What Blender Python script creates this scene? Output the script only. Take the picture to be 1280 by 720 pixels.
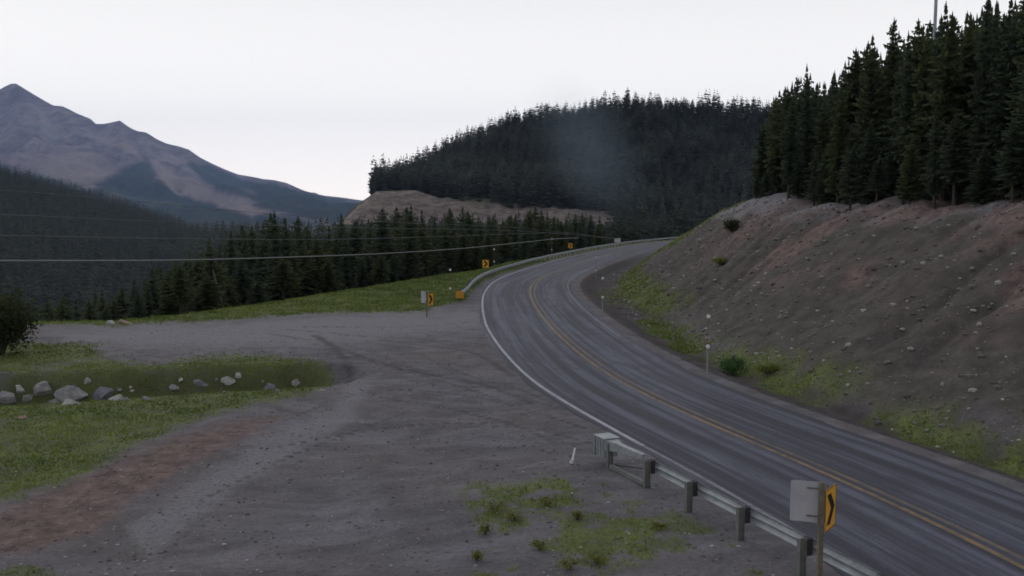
import bpy, math, random
import numpy as np
from mathutils import Vector, Matrix

random.seed(7)
RNG = np.random.default_rng(11)
S = bpy.context.scene
for o in list(bpy.data.objects):
    bpy.data.objects.remove(o)

# ------------------------------------------------------------------ camera
F_PX, EYE = 1130.0, 7.0
PITCH = math.atan(100 / F_PX)
cam = bpy.data.cameras.new('camera')
cam.sensor_width = 36.0
cam.lens = 36.0 * F_PX / 1280.0
cam.clip_start, cam.clip_end = 0.1, 40000
cam_o = bpy.data.objects.new('camera', cam)
cam_o.location = (0, 0, EYE)
cam_o.rotation_euler = (math.pi / 2 - PITCH, 0, 0)
S.collection.objects.link(cam_o)
S.camera = cam_o

# ------------------------------------------------------------------ world, sun, exposure
SUN_EL, SUN_AZ = math.radians(38), math.radians(-35)
W = bpy.data.worlds.new('World'); S.world = W; W.use_nodes = True
nt = W.node_tree; nt.nodes.clear()
def wn(t): return nt.nodes.new(t)
sky = wn('ShaderNodeTexSky'); sky.sky_type = 'NISHITA'; sky.sun_disc = False
sky.sun_elevation = SUN_EL; sky.sun_rotation = SUN_AZ
hs = wn('ShaderNodeHueSaturation'); hs.inputs['Saturation'].default_value = 0.10
nt.links.new(sky.outputs[0], hs.inputs['Color'])
sc_ = wn('ShaderNodeVectorMath'); sc_.operation = 'SCALE'; sc_.inputs['Scale'].default_value = 0.06
nt.links.new(hs.outputs[0], sc_.inputs[0])
tc = wn('ShaderNodeTexCoord'); sx = wn('ShaderNodeSeparateXYZ')
nt.links.new(tc.outputs['Generated'], sx.inputs[0])
rp = wn('ShaderNodeValToRGB'); e = rp.color_ramp.elements
e[0].position = 0.0; e[0].color = (1.56, 1.43, 1.32, 1)
e[1].position = 1.0; e[1].color = (0.27, 0.29, 0.34, 1)
for p, c in ((0.10, (1.26, 1.22, 1.17, 1)), (0.22, (0.92, 0.905, 0.89, 1)), (0.5, (0.56, 0.57, 0.60, 1))):
    q = e.new(p); q.color = c
nt.links.new(sx.outputs['Z'], rp.inputs[0])
mp = wn('ShaderNodeMapRange'); mp.inputs['From Min'].default_value = -1; mp.inputs['From Max'].default_value = 0.75
mp.inputs['To Min'].default_value = 0.62; mp.inputs['To Max'].default_value = 1.0
nt.links.new(sx.outputs['Y'], mp.inputs[0])
m2 = wn('ShaderNodeVectorMath'); m2.operation = 'SCALE'
nt.links.new(rp.outputs[0], m2.inputs[0]); nt.links.new(mp.outputs[0], m2.inputs['Scale'])
mx = wn('ShaderNodeMix'); mx.data_type = 'RGBA'; mx.inputs[0].default_value = 0.88
nt.links.new(sc_.outputs[0], mx.inputs[6]); nt.links.new(m2.outputs[0], mx.inputs[7])
bg = wn('ShaderNodeBackground'); bg.inputs[1].default_value = 1.10
wo = wn('ShaderNodeOutputWorld')
nt.links.new(mx.outputs[2], bg.inputs[0]); nt.links.new(bg.outputs[0], wo.inputs[0])
sl = bpy.data.lights.new('sun', 'SUN'); sl.energy = 0.36; sl.angle = math.radians(45); sl.color = (1, 0.96, 0.92)
so = bpy.data.objects.new('sun', sl)
d_ = Vector((math.sin(SUN_AZ) * math.cos(SUN_EL), math.cos(SUN_AZ) * math.cos(SUN_EL), math.sin(SUN_EL)))
so.rotation_euler = (-d_).to_track_quat('-Z', 'Y').to_euler(); so.location = (0, 0, 60)
S.collection.objects.link(so)
S.view_settings.view_transform = 'Standard'; S.view_settings.look = 'None'
S.view_settings.exposure = 0.25; S.view_settings.gamma = 1.0; S.view_settings.use_curve_mapping = False
S.render.engine = 'CYCLES'
S.cycles.use_denoising = True
S.cycles.max_bounces = 5; S.cycles.diffuse_bounces = 3; S.cycles.volume_bounces = 0
S.cycles.transparent_max_bounces = 8
S.cycles.pixel_filter_type = 'GAUSSIAN'; S.cycles.filter_width = 1.9
S.cycles.volume_max_steps = 64

# ------------------------------------------------------------------ maths helpers
def smooth(a, b, x):
    t = np.clip((np.asarray(x, float) - a) / (b - a), 0, 1); return t * t * (3 - 2 * t)
def _hash(ix, iy, seed):
    h = (ix.astype(np.int64) * 374761393 + iy.astype(np.int64) * 668265263 + seed * 974711) & 0xFFFFFFFF
    h = ((h ^ (h >> 13)) * 1274126177) & 0xFFFFFFFF
    return ((h ^ (h >> 16)) & 0xFFFF) / 65535.0
def vnoise(x, y, seed=0):
    x = np.asarray(x, float); y = np.asarray(y, float)
    ix, iy = np.floor(x), np.floor(y); fx, fy = x - ix, y - iy
    fx = fx * fx * (3 - 2 * fx); fy = fy * fy * (3 - 2 * fy)
    a, b = _hash(ix, iy, seed), _hash(ix + 1, iy, seed)
    c, d = _hash(ix, iy + 1, seed), _hash(ix + 1, iy + 1, seed)
    return a + (b - a) * fx + (c - a) * fy + (a - b - c + d) * fx * fy
def fbm(x, y, oct=4, seed=0):
    s, a, n = 0.0, 1.0, 0.0
    for k in range(oct):
        s = s + a * vnoise(x * 2 ** k + 17 * k, y * 2 ** k - 9 * k, seed + k); n += a; a *= 0.5
    return s / n
def interp(x, pts):
    p = np.array(pts, float); return np.interp(x, p[:, 0], p[:, 1])
def spline(pts, step=1.0):
    P = np.array(pts, float); out = []
    P = np.vstack([2 * P[0] - P[1], P, 2 * P[-1] - P[-2]])
    for i in range(1, len(P) - 2):
        n = max(2, int(np.linalg.norm(P[i + 1] - P[i]) / 0.25))
        t = np.linspace(0, 1, n, endpoint=False)[:, None]
        out.append(0.5 * (2 * P[i] + (P[i + 1] - P[i - 1]) * t + (2 * P[i - 1] - 5 * P[i] + 4 * P[i + 1] - P[i + 2]) * t ** 2
                   + (-P[i - 1] + 3 * P[i] - 3 * P[i + 1] + P[i + 2]) * t ** 3))
    out = np.vstack(out + [P[-2][None]])
    # smooth and resample
    for _ in range(40):
        out[1:-1] = 0.25 * out[:-2] + 0.5 * out[1:-1] + 0.25 * out[2:]
    s = np.r_[0, np.cumsum(np.linalg.norm(np.diff(out, axis=0), axis=1))]
    ss = np.arange(0, s[-1], step)
    return np.c_[np.interp(ss, s, out[:, 0]), np.interp(ss, s, out[:, 1])], ss
def normals2(P):
    T = np.gradient(P, axis=0); T /= np.linalg.norm(T, axis=1)[:, None]
    return np.c_[T[:, 1], -T[:, 0]]            # to the right of travel
def ground_pt(px, py, z=0.0):
    dx, dy = (px - 640) / F_PX, (360 - py) / F_PX
    c, s = math.cos(PITCH), math.sin(PITCH)
    v = (dx, c + dy * s, -s + dy * c); t = (z - EYE) / v[2]
    return v[0] * t, v[1] * t
def ray(px, py):
    dx, dy = (px - 640) / F_PX, (360 - py) / F_PX
    c, s = math.cos(PITCH), math.sin(PITCH)
    return np.array((dx, c + dy * s, -s + dy * c))
def project(x, y, z):
    c, s = math.cos(PITCH), math.sin(PITCH)
    zz = z - EYE; dep = np.maximum(c * y - s * zz, 0.5)
    return 640 + F_PX * x / dep, 360 - F_PX * (s * y + c * zz) / dep

# ------------------------------------------------------------------ road line and terrain shape
CENTRE = [(14, -60), (13.6, -25), (12.9, 0), (11.5, 10.5), (10.11, 17.3), (9.35, 20.4), (8.03, 24.69), (6.69, 28.58), (5.34, 33.02),
          (4.25, 37.6), (3.21, 44.93), (2.36, 54.4), (1.78, 65.8), (1.7, 75.3), (2.35, 86), (4.5, 98), (10.5, 122), (20.5, 153),
          (31, 178), (47, 205), (70, 230), (100, 252), (140, 270), (190, 283), (260, 290)]
CL, CS = spline(CENTRE, 1.0)
CN = normals2(CL)
near_i = np.argmin(np.abs(CL[:, 1] - 60) + np.abs(CL[:, 0]))
EDGE = [(-420, -40), (-200, 18), (-80, 42), (-40, 52), (-29, 54.6), (-24.2, 55.9), (-21.2, 60), (-17.2, 67), (-13, 77.5), (-9, 89)]
_sel = [i for i in range(len(CL)) if CL[i, 1] > 101][::12]
EDGE += [tuple(CL[i] - CN[i] * 8.2) for i in _sel]
EL_, _ = spline(EDGE, 1.0)
EN_ = normals2(EL_)
RX0, RX1, RY0, RY1, RS = -220.0, 270.0, -60.0, 330.0, 0.5
_gx = np.arange(RX0, RX1 + RS, RS); _gy = np.arange(RY0, RY1 + RS, RS)
def signed_raster(P, N):
    P2, N2 = P[::2], N[::2]
    gx, gy = np.meshgrid(_gx, _gy); sh = gx.shape
    X, Y = gx.ravel(), gy.ravel(); out = np.empty(X.size); best = np.empty(X.size, int)
    for a in range(0, X.size, 20000):
        dx = X[a:a + 20000, None] - P2[None, :, 0]; dy = Y[a:a + 20000, None] - P2[None, :, 1]
        d = dx * dx + dy * dy; k = np.argmin(d, 1); best[a:a + 20000] = k
        r = np.arange(len(k)); perp = dx[r, k] * N2[k, 0] + dy[r, k] * N2[k, 1]
        out[a:a + 20000] = np.sign(perp) * np.maximum(np.abs(perp), np.where(np.sqrt(d[r, k]) > np.abs(perp) + 1.5, np.sqrt(d[r, k]), 0))
    return out.reshape(sh)
RT = signed_raster(CL, CN)
RE = -signed_raster(EL_, EN_)
def lookup(R, x, y):
    fx = np.clip((np.asarray(x, float) - RX0) / RS, 0, len(_gx) - 1.001); fy = np.clip((np.asarray(y, float) - RY0) / RS, 0, len(_gy) - 1.001)
    ix, iy = fx.astype(int), fy.astype(int); fx -= ix; fy -= iy
    return (R[iy, ix] * (1 - fx) + R[iy, ix + 1] * fx) * (1 - fy) + (R[iy + 1, ix] * (1 - fx) + R[iy + 1, ix + 1] * fx) * fy

DITCH_A, DITCH_B = np.array((-9.5, 38.6)), np.array((-32.0, 31.5))
def seg_dist(x, y, A, B):
    d = B - A; L2 = d @ d
    t = np.clip(((x - A[0]) * d[0] + (y - A[1]) * d[1]) / L2, 0, 1)
    px, py = x - A[0] - t * d[0], y - A[1] - t * d[1]
    nx, ny = -d[1] / math.sqrt(L2), d[0] / math.sqrt(L2)
    return np.hypot(px, py), px * nx + py * ny, t
HILL_Y = [(250, 460), (400, 310), (436, 266), (454, 252), (470, 240), (500, 231), (540, 206), (580, 182), (640, 158), (700, 147), (780, 138),
          (840, 139), (900, 145), (960, 148), (1100, 150), (1400, 160)]
LEFT_Y = [(-900, 60), (-300, 130), (-100, 172), (0, 213), (60, 231), (120, 249), (180, 267), (240, 287), (270, 299), (320, 335), (420, 420)]
CUT_TOP = [(400, 0), (432, 3), (452, 9), (472, 13.2), (520, 13.5), (550, 10.5), (580, 9), (640, 8), (700, 6.5), (780, 4.5), (820, 3), (1300, 3)]
D_HILL, D_LEFT = 560.0, 950.0

def height(x, y):
    x = np.asarray(x, float); y = np.asarray(y, float)
    t, ee = lookup(RT, x, y), lookup(RE, x, y)
    yy = np.maximum(y, 1.0); u = np.clip(640 + F_PX * x / yy, -2500, 3500)
    und = (fbm(x * 0.13, y * 0.13, 4, 3) - 0.5) * 0.30 + (fbm(x * 0.9, y * 0.9, 3, 5) - 0.5) * 0.06
    el = interp(y, [(0, 3.77), (30, 3.77), (54, 4.27), (75, 4.27), (100, 4.42), (400, 4.42)])
    offroad = np.where(t > 0, smooth(3.6, 5.6, t), smooth(el + 0.1, el + 2.2, -t))
    z = und * offroad
    # shoulder and ditch, then the cut bank on the right
    sh = -0.38 * smooth(4.3, 5.7, t)
    wav = (fbm(x * 0.12, y * 0.12, 3, 21) - 0.5)
    toe = 1.5 * smooth(42, 58, y) * smooth(128, 102, y)
    b = np.maximum(0, t - 6.2 - toe - 0.8 * wav) * 7.4 / (11.85 - toe)
    top = 7.35 + 0.95 * np.exp(-((y - 76) / 9.0) ** 2) + 0.9 * wav + np.maximum(0, t - 18.4) * 0.10
    top = np.minimum(top, 14.0) + (vnoise(y * 0.55 - x * 0.2, x * 0.1, 39) - 0.5) * 0.8
    k = 0.9; h = np.clip(0.5 + 0.5 * (top - b) / k, 0, 1)
    bank = top + (b - top) * h - k * h * (1 - h)
    rough = (fbm(x * 0.35, y * 0.35, 4, 33) - 0.5) * 0.9 + (fbm(x * 1.6, y * 1.6, 3, 35) - 0.5) * 0.34
    q_ = y * 0.96 - x * 0.28
    gully = np.abs(vnoise(q_ * 0.42 + 0.6 * (fbm(x * 0.3, y * 0.3, 2, 37) - 0.5), t * 0.06, 38) - 0.5) * 2
    bank = bank - (1 - gully) ** 2 * 0.55 * smooth(7.5, 11, t) * smooth(21, 17.5, t)
    bank = np.maximum(bank, 0) + rough * smooth(6.5, 9.5, t) * 0.62
    z = z + np.where(t > 0, sh + bank, 0)
    # ditch with rocks in the island of grass
    d, sd, tt = seg_dist(x, y, DITCH_A, DITCH_B)
    side = smooth(-0.8, 0.8, sd); wd = 1.75 + 2.4 * side
    prof = -1.0 * (1 - smooth(0.15, 1.0, d / wd))
    lip = 0.22 * np.exp(-((d - 1.95) / 0.8) ** 2) * (1 - side)
    z = z + np.where(y > 20, prof + lip, 0)
    # plateau edge drop to the valley
    deep = interp(u, [(-300, 42), (185, 40), (245, 15), (800, 13), (1000, 10)])
    e2 = np.maximum(ee, 0); drop = deep * (1 - np.exp(-(e2 * e2 / (e2 + 3.0)) * 0.55 / deep))
    z = np.where(y > -20, z - drop, z - drop * 0.0)
    z = z + np.where(ee > 8, (fbm(x * 0.05, y * 0.05, 3, 41) - 0.5) * 3.0 * smooth(8, 40, ee), 0)
    # wooded hill in the middle
    Zr = EYE + (260 - interp(u, HILL_Y)) / F_PX * D_HILL
    ct = np.minimum(interp(u, CUT_TOP), Zr + 2)
    p = np.clip((y - 350) / (D_HILL - 350), 0, 1)
    hz = -14 + 15 * smooth(290, 336, y) + (ct - 1) * smooth(341, 350, y)
    hz = hz + np.where(y > 350, (Zr - ct) * (0.55 * p + 0.45 * p * p), 0)
    hz = hz + np.where(y > D_HILL, -(y - D_HILL) * 0.35, 0)
    hz = hz + (fbm(x * 0.02, y * 0.02, 3, 51) - 0.5) * 6 * smooth(350, 380, y) * (1 - p)
    hz = hz + (fbm(x * 0.16, y * 0.2, 4, 53) - 0.5) * 6.0 * smooth(338, 344, y) * smooth(354, 348, y)
    hz = np.where((y > 285) & (Zr > -9), hz, -300)
    # far wooded hill on the left
    Zl = EYE + (260 - interp(u, LEFT_Y)) / F_PX * D_LEFT
    q = np.clip((y - 260) / (D_LEFT - 260), 0, 1)
    lz = -40 + (Zl + 40) * (0.6 * q + 0.4 * q * q) + np.where(y > D_LEFT, -(y - D_LEFT) * 0.25, 0)
    lz = lz + (fbm(x * 0.008, y * 0.008, 3, 61) - 0.5) * 14 * q * (1 - q) * 2
    lz = np.where(y > 255, lz, -300)
    fz = np.maximum(hz, lz)
    fz = np.maximum(fz, np.where(y > 600, -70, -300))
    return np.where(y > 255, np.maximum(np.where(y > 700, -300, np.where((t > 4) | (ee < 4), z, np.minimum(z, -8))), fz), z)

def hit(px, py, d0=8.0, d1=400.0):
    v = ray(px, py); ys = np.geomspace(d0, d1, 1600) / v[1]
    P = np.array((0, 0, EYE)) + v[None] * ys[:, None]
    g = height(P[:, 0], P[:, 1]); k = np.nonzero(P[:, 2] < g)[0]
    k = k[0] if len(k) else len(ys) - 1
    return float(P[k, 0]), float(P[k, 1]), float(g[k])
def gz(x, y): return float(height(np.array([x]), np.array([y]))[0])

def poly_mask(u, v, poly, soft):
    """soft inside mask of a polygon: 1 inside, 0 outside, with edge width soft"""
    P = np.array(poly, float); inside = np.zeros(u.shape, bool); dist = np.full(u.shape, 1e9)
    for i in range(len(P)):
        a, b = P[i], P[(i + 1) % len(P)]
        c = ((a[1] > v) != (b[1] > v)) & (u < (b[0] - a[0]) * (v - a[1]) / (b[1] - a[1] + 1e-12) + a[0]); inside ^= c
        d = b - a; t = np.clip(((u - a[0]) * d[0] + (v - a[1]) * d[1]) / (d @ d + 1e-12), 0, 1)
        dist = np.minimum(dist, np.hypot(u - a[0] - t * d[0], v - a[1] - t * d[1]))
    sd = np.where(inside, dist, -dist)
    return smooth(-soft, soft, sd)

# ------------------------------------------------------------------ material helper
def mat(name, rough=0.85, spec=0.3):
    m = bpy.data.materials.new(name); m.use_nodes = True
    n = m.node_tree.nodes; b = n['Principled BSDF']
    b.inputs['Roughness'].default_value = rough; b.inputs['Specular IOR Level'].default_value = spec
    return m, m.node_tree, b
class NB:
    """small node builder"""
    def __init__(s, t): s.t = t
    def node(s, ty, **kw):
        n = s.t.nodes.new(ty)
        for k, v in kw.items(): setattr(n, k, v)
        return n
    def link(s, a, b): s.t.links.new(a, b)
    def coords(s, kind='Object', scale=(1, 1, 1), rot=(0, 0, 0)):
        c = s.node('ShaderNodeTexCoord'); m = s.node('ShaderNodeMapping')
        m.inputs['Scale'].default_value = scale; m.inputs['Rotation'].default_value = rot
        s.link(c.outputs[kind], m.inputs[0]); return m.outputs[0]
    def noise(s, vec, scale, detail=4, rough=0.6, dist=0.0):
        n = s.node('ShaderNodeTexNoise'); n.inputs['Scale'].default_value = scale; n.inputs['Detail'].default_value = detail
        n.inputs['Roughness'].default_value = rough; n.inputs['Distortion'].default_value = dist
        s.link(vec, n.inputs['Vector']); return n.outputs['Fac']
    def ramp(s, fac, stops):
        r = s.node('ShaderNodeValToRGB'); el = r.color_ramp.elements
        while len(el) < len(stops): el.new(0.5)
        for q, (p, c) in zip(el, stops):
            q.position = p; q.color = (c, c, c, 1) if not hasattr(c, '__len__') else (*c, 1)
        s.link(fac, r.inputs[0]); return r.outputs[0]
    def mix(s, fac, a, b, blend='MIX'):
        m = s.node('ShaderNodeMix', data_type='RGBA', blend_type=blend)
        for i, v in ((0, fac), (6, a), (7, b)):
            if hasattr(v, 'is_output'): s.link(v, m.inputs[i])
            elif i == 0: m.inputs[0].default_value = v
            else: m.inputs[i].default_value = (*v, 1)
        return m.outputs[2]
    def math(s, op, a, b=0.0, clamp=False):
        m = s.node('ShaderNodeMath', operation=op, use_clamp=clamp)
        for i, v in ((0, a), (1, b)):
            if hasattr(v, 'is_output'): s.link(v, m.inputs[i])
            else: m.inputs[i].default_value = v
        return m.outputs[0]
    def attr(s, name):
        a = s.node('ShaderNodeAttribute'); a.attribute_name = name; return a.outputs['Fac']
    def bump(s, h, bsdf, strength=0.5, dist=0.05):
        b = s.node('ShaderNodeBump'); b.inputs['Strength'].default_value = strength; b.inputs['Distance'].default_value = dist
        s.link(h, b.inputs['Height']); s.link(b.outputs[0], bsdf.inputs['Normal'])

def simple(name, col, var=0.25, scale=6.0, rough=0.85, spec=0.3, metal=0.0, col2=None, bump=0.0):
    m, t, b = mat(name, rough, spec); n = NB(t)
    b.inputs['Metallic'].default_value = metal
    c2 = col2 or tuple(v * (1 - var) for v in col)
    f = n.ramp(n.noise(n.coords('Object'), scale, 5, 0.65), [(0.32, 0.0), (0.68, 1.0)])
    n.link(n.mix(f, c2, col), b.inputs['Base Color'])
    if bump: n.bump(f, b, bump, 0.02)
    return m

def foliage(name, a, b_, c, vary=0.5):
    """needles: colour differs by clump (vertex attribute 'tone') and by tree"""
    m, t, b = mat(name, 0.9, 0.12); n = NB(t)
    oi = n.node('ShaderNodeObjectInfo')
    tone = n.attr('tone')
    col = n.mix(tone, a, b_)
    f = n.ramp(oi.outputs['Random'], [(0.0, 0.0), (1.0, 1.0)])
    col = n.mix(n.math('MULTIPLY', f, vary), col, c)
    n.link(col, b.inputs['Base Color'])
    tr = n.node('ShaderNodeBsdfTranslucent'); n.link(col, tr.inputs[0])
    ms_ = n.node('ShaderNodeMixShader'); ms_.inputs[0].default_value = 0.42
    n.link(b.outputs[0], ms_.inputs[1]); n.link(tr.outputs[0], ms_.inputs[2]); n.link(ms_.outputs[0], t.nodes['Material Output'].inputs[0])
    return m

# ------------------------------------------------------------------ object helpers
def new_obj(name, mesh, parent=None):
    o = bpy.data.objects.new(name, mesh); S.collection.objects.link(o)
    if parent is not None: o.parent = parent
    return o
def tag(o, label=None, cat=None, group=None, kind=None):
    for k, v in (('label', label), ('category', cat), ('group', group), ('kind', kind)):
        if v: o[k] = v
    return o
def thing(name, label, cat, loc=(0, 0, 0), rz=0.0, group=None):
    o = bpy.data.objects.new(name, None); o.empty_display_size = 0.2; S.collection.objects.link(o)
    o.location = loc; o.rotation_euler = (0, 0, rz); return tag(o, label, cat, group)
def mesh_np(name, V, Q, m, smooth_=False, attrs=None):
    me = bpy.data.meshes.new(name); V = np.asarray(V, np.float32); Q = np.asarray(Q, np.int32)
    k = Q.shape[1]
    me.vertices.add(len(V)); me.vertices.foreach_set('co', V.ravel())
    me.loops.add(Q.size); me.loops.foreach_set('vertex_index', Q.ravel())
    me.polygons.add(len(Q)); me.polygons.foreach_set('loop_start', np.arange(0, Q.size, k, dtype=np.int32))
    me.polygons.foreach_set('use_smooth', np.full(len(Q), smooth_, bool))
    me.update(calc_edges=True)
    for nm, val in (attrs or {}).items():
        a = me.attributes.new(nm, 'FLOAT', 'POINT'); a.data.foreach_set('value', np.asarray(val, np.float32))
    me.materials.append(m); return me
class MB:
    def __init__(s): s.v = []; s.f = []
    def add(s, V, Fc):
        o = len(s.v); s.v += [tuple(p) for p in V]; s.f += [tuple(i + o for i in q) for q in Fc]; return s
    def box(s, c, size, rot=None, taper=1.0):
        hx, hy, hz = (q / 2 for q in size); V = []
        for z, k in ((-hz, 1.0), (hz, taper)):
            V += [Vector((-hx * k, -hy * k, z)), Vector((hx * k, -hy * k, z)), Vector((hx * k, hy * k, z)), Vector((-hx * k, hy * k, z))]
        if rot is not None: V = [rot @ p for p in V]
        V = [p + Vector(c) for p in V]
        return s.add(V, [(3, 2, 1, 0), (4, 5, 6, 7), (0, 1, 5, 4), (1, 2, 6, 5), (2, 3, 7, 6), (3, 0, 4, 7)])
    def tube(s, pts, r, n=8, cap=True):
        pts = [Vector(p) for p in pts]; rr = r if hasattr(r, '__len__') else [r] * len(pts); o = len(s.v)
        for i, p in enumerate(pts):
            tn = (pts[min(i + 1, len(pts) - 1)] - pts[max(i - 1, 0)]).normalized()
            a = tn.orthogonal().normalized() if abs(tn.z) > 0.9 else tn.cross(Vector((0, 0, 1))).normalized()
            b = tn.cross(a)
            s.v += [tuple(p + (a * math.cos(2 * math.pi * k / n) + b * math.sin(2 * math.pi * k / n)) * rr[i]) for k in range(n)]
        for i in range(len(pts) - 1):
            for k in range(n):
                s.f.append((o + i * n + k, o + i * n + (k + 1) % n, o + (i + 1) * n + (k + 1) % n, o + (i + 1) * n + k))
        if cap:
            s.f.append(tuple(o + k for k in reversed(range(n)))); s.f.append(tuple(o + (len(pts) - 1) * n + k for k in range(n)))
        return s
    def prism(s, outline, d, M):
        """outline (x,z) extruded along local y from 0 to d, then moved by matrix M"""
        n = len(outline); V = [M @ Vector((x, 0, z)) for x, z in outline] + [M @ Vector((x, d, z)) for x, z in outline]
        return s.add(V, [tuple(range(n)), tuple(range(2 * n - 1, n - 1, -1))] + [(i, i + n, (i + 1) % n + n, (i + 1) % n) for i in range(n)])
    def build(s, name, m, parent=None, bevel=0.0, smooth_=False):
        me = bpy.data.meshes.new(name); me.from_pydata(s.v, [], s.f); me.materials.append(m)
        if smooth_:
            for p in me.polygons: p.use_smooth = True
        me.update(); o = new_obj(name, me, parent)
        if bevel:
            b = o.modifiers.new('bevel', 'BEVEL'); b.width = bevel; b.segments = 2; b.limit_method = 'ANGLE'
        return o
def copy_tree(o, parent=None):
    c = o.copy(); S.collection.objects.link(c); c.parent = parent
    for ch in list(o.children): copy_tree(ch, c)
    return c

# ================================================================== THE GROUND
az = np.radians(np.r_[np.arange(-180, -41, 3.0), np.arange(-41, 41.001, 0.08), np.arange(44, 180.1, 3.0)])
rad = np.r_[[0.5, 2, 4], np.arange(6, 15.5, 0.5), EYE * F_PX / np.arange(760 - 260, 290 - 260, -1.0), np.geomspace(266, 1250, 130), np.geomspace(1300, 12600, 40)]
A, R_ = np.meshgrid(az, rad)
GX, GY = (R_ * np.sin(A)).ravel(), (R_ * np.cos(A)).ravel()
GZ = height(GX, GY)
gt, ge = lookup(RT, GX, GY), lookup(RE, GX, GY)
eL = interp(GY, [(0, 3.77), (30, 3.77), (54, 4.27), (75, 4.27), (100, 4.42), (400, 4.42)])
incor = (gt > -eL) & (gt < 3.55) & (R_.ravel() < 330) & (GY > -59)
GZ = np.where(incor, GZ - 0.07 * np.minimum(smooth(0.10, 0.55, gt + eL), smooth(3.42, 3.0, gt)), GZ)
U_, V_ = project(GX, GY, np.zeros_like(GX))
rr_ = R_.ravel(); nearm = (rr_ < 260) & (GY > 3)
U_ = np.where(nearm, U_, -9999); V_ = np.where(nearm, V_, -9999)
n1 = fbm(GX * 0.6, GY * 0.6, 4, 71); n2 = fbm(GX * 2.2, GY * 2.2, 3, 73); n3 = fbm(GX * 0.22, GY * 0.22, 3, 75)
jit = (n1 - 0.5) * 2
# grass ---------------------------------------------------------------
UJ = U_ + (n1 - 0.5) * 30; VJ = V_ + (n2 - 0.5) * 14 + (n3 - 0.5) * 10
stripline = interp(U_, [(-200, 408), (40, 405), (150, 405), (240, 401), (330, 394), (400, 390), (470, 389), (530, 387), (578, 376), (600, 360), (1300, 300)])
g_strip = smooth(2.5, -2.5, VJ * 0.4 + V_ * 0.6 - stripline) * (gt < -5.2) * (ge > -40)
island = [(-60, 432), (60, 430), (112, 432), (130, 447), (190, 452), (300, 443), (375, 446), (414, 462), (412, 478), (372, 494), (325, 506), (245, 526),
          (195, 548), (110, 592), (60, 612), (-60, 640)]
g_isl = poly_mask(UJ, VJ, island, 7) * smooth(0.25, 0.52, n3 * 0.6 + n1 * 0.5 + 0.08)
g_low = poly_mask(UJ, VJ, [(-60, 655), (60, 650), (150, 655), (170, 690), (130, 730), (-60, 740)], 10) * smooth(0.5, 0.62, n1) * 0.7
g_weed = poly_mask(UJ, VJ, [(568, 612), (640, 612), (705, 604), (730, 640), (800, 640), (850, 655), (800, 735), (585, 735), (600, 660)], 9) * smooth(0.46, 0.6, n1 * 0.5 + n2 * 0.5)
g_weed = np.maximum(g_weed, poly_mask(UJ, VJ, [(740, 590), (800, 620), (900, 670), (980, 735), (820, 735), (770, 660)], 9) * smooth(0.54, 0.66, n1 * 0.5 + n2 * 0.5) * 0.8)
right = (gt > 4.2) & (rr_ < 260)
g_toe = right * smooth(5.4, 6.3, gt + jit * 0.8 - 1.5 * smooth(54, 66, GY)) * smooth(8.5, 6.7, gt + jit * 1.6) * smooth(0.35, 0.60, n1 * 0.6 + n3 * 0.5)
g_toe = np.maximum(g_toe, right * smooth(56, 64, GY) * smooth(7.2, 8.0, gt + jit * 0.5) * smooth(10.6, 9.0, gt + jit * 1.2) * 0.95 * (GY < 125))
g_toe = np.maximum(g_toe, right * smooth(86, 97, GY + jit * 5) * smooth(10.5, 13.0, gt + (GY - 100) * 0.1) * smooth(0.12, 0.40, n1 * 0.5 + n3 * 0.5))
g_toe = np.maximum(g_toe, right * smooth(66, 70, GY) * smooth(84, 79, GY) * smooth(5.2, 6.0, gt) * smooth(8.5, 7.5, gt) * smooth(0.5, 0.6, n2))
grass = np.clip(np.max([g_strip, g_isl, g_low, g_weed, g_toe], axis=0), 0, 1)
grass = np.where((gt > -4.0) & (gt < 3.8), 0, grass)
# bare red earth, pale worn gravel, dark ruts ------------------------------
red = poly_mask(UJ, VJ, [(-60, 662), (60, 618), (110, 592), (200, 558), (300, 526), (360, 522), (315, 548), (240, 582), (160, 628), (105, 670), (30, 690), (-60, 702)], 12)
bankm = right * smooth(6.0, 8.0, gt + jit * 0.8 - 1.4 * smooth(42, 58, GY) * smooth(128, 102, GY))
red = np.maximum(red, bankm * smooth(2.2, 4.6, GZ + jit * 1.4) * smooth(0.38, 0.60, n3 * 0.65 + n1 * 0.4) * smooth(84, 60, GY))
pale = np.maximum(poly_mask(UJ, VJ, [(60, 412), (250, 404), (400, 394), (600, 388), (606, 412), (520, 420), (420, 432), (180, 436), (90, 425)], 10),
                  0.75 * poly_mask(UJ, VJ, [(150, 660), (250, 600), (330, 552), (420, 510), (440, 470), (470, 470), (440, 530), (330, 590), (240, 650), (190, 700)], 9))
grass = np.where((gt > 10) & (GY > 86) & (GY < 160) & (gt < 21), np.maximum(grass, 0.8 * smooth(86, 97, GY + jit * 5) * smooth(12, 14, gt)), grass)
pale = np.maximum(pale, 1.3 * bankm * smooth(98, 86, GY) * smooth(5.9, 7.2, GZ + jit * 1.1) * (gt < 23.5))
dark = np.zeros_like(GX)
def rut(pts, w):
    P, _ = spline([ground_pt(*p) for p in pts], 0.4); d = np.full(GX.shape, 9.0)
    m = (GX > P[:, 0].min() - 2) & (GX < P[:, 0].max() + 2) & (GY > P[:, 1].min() - 2) & (GY < P[:, 1].max() + 2)
    dd = np.full(m.sum(), 9.0)
    for q in P: dd = np.minimum(dd, np.hypot(GX[m] - q[0], GY[m] - q[1]))
    d[m] = dd; return smooth(w, w * 0.3, d + (n2 - 0.5) * w * 1.2)
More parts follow.
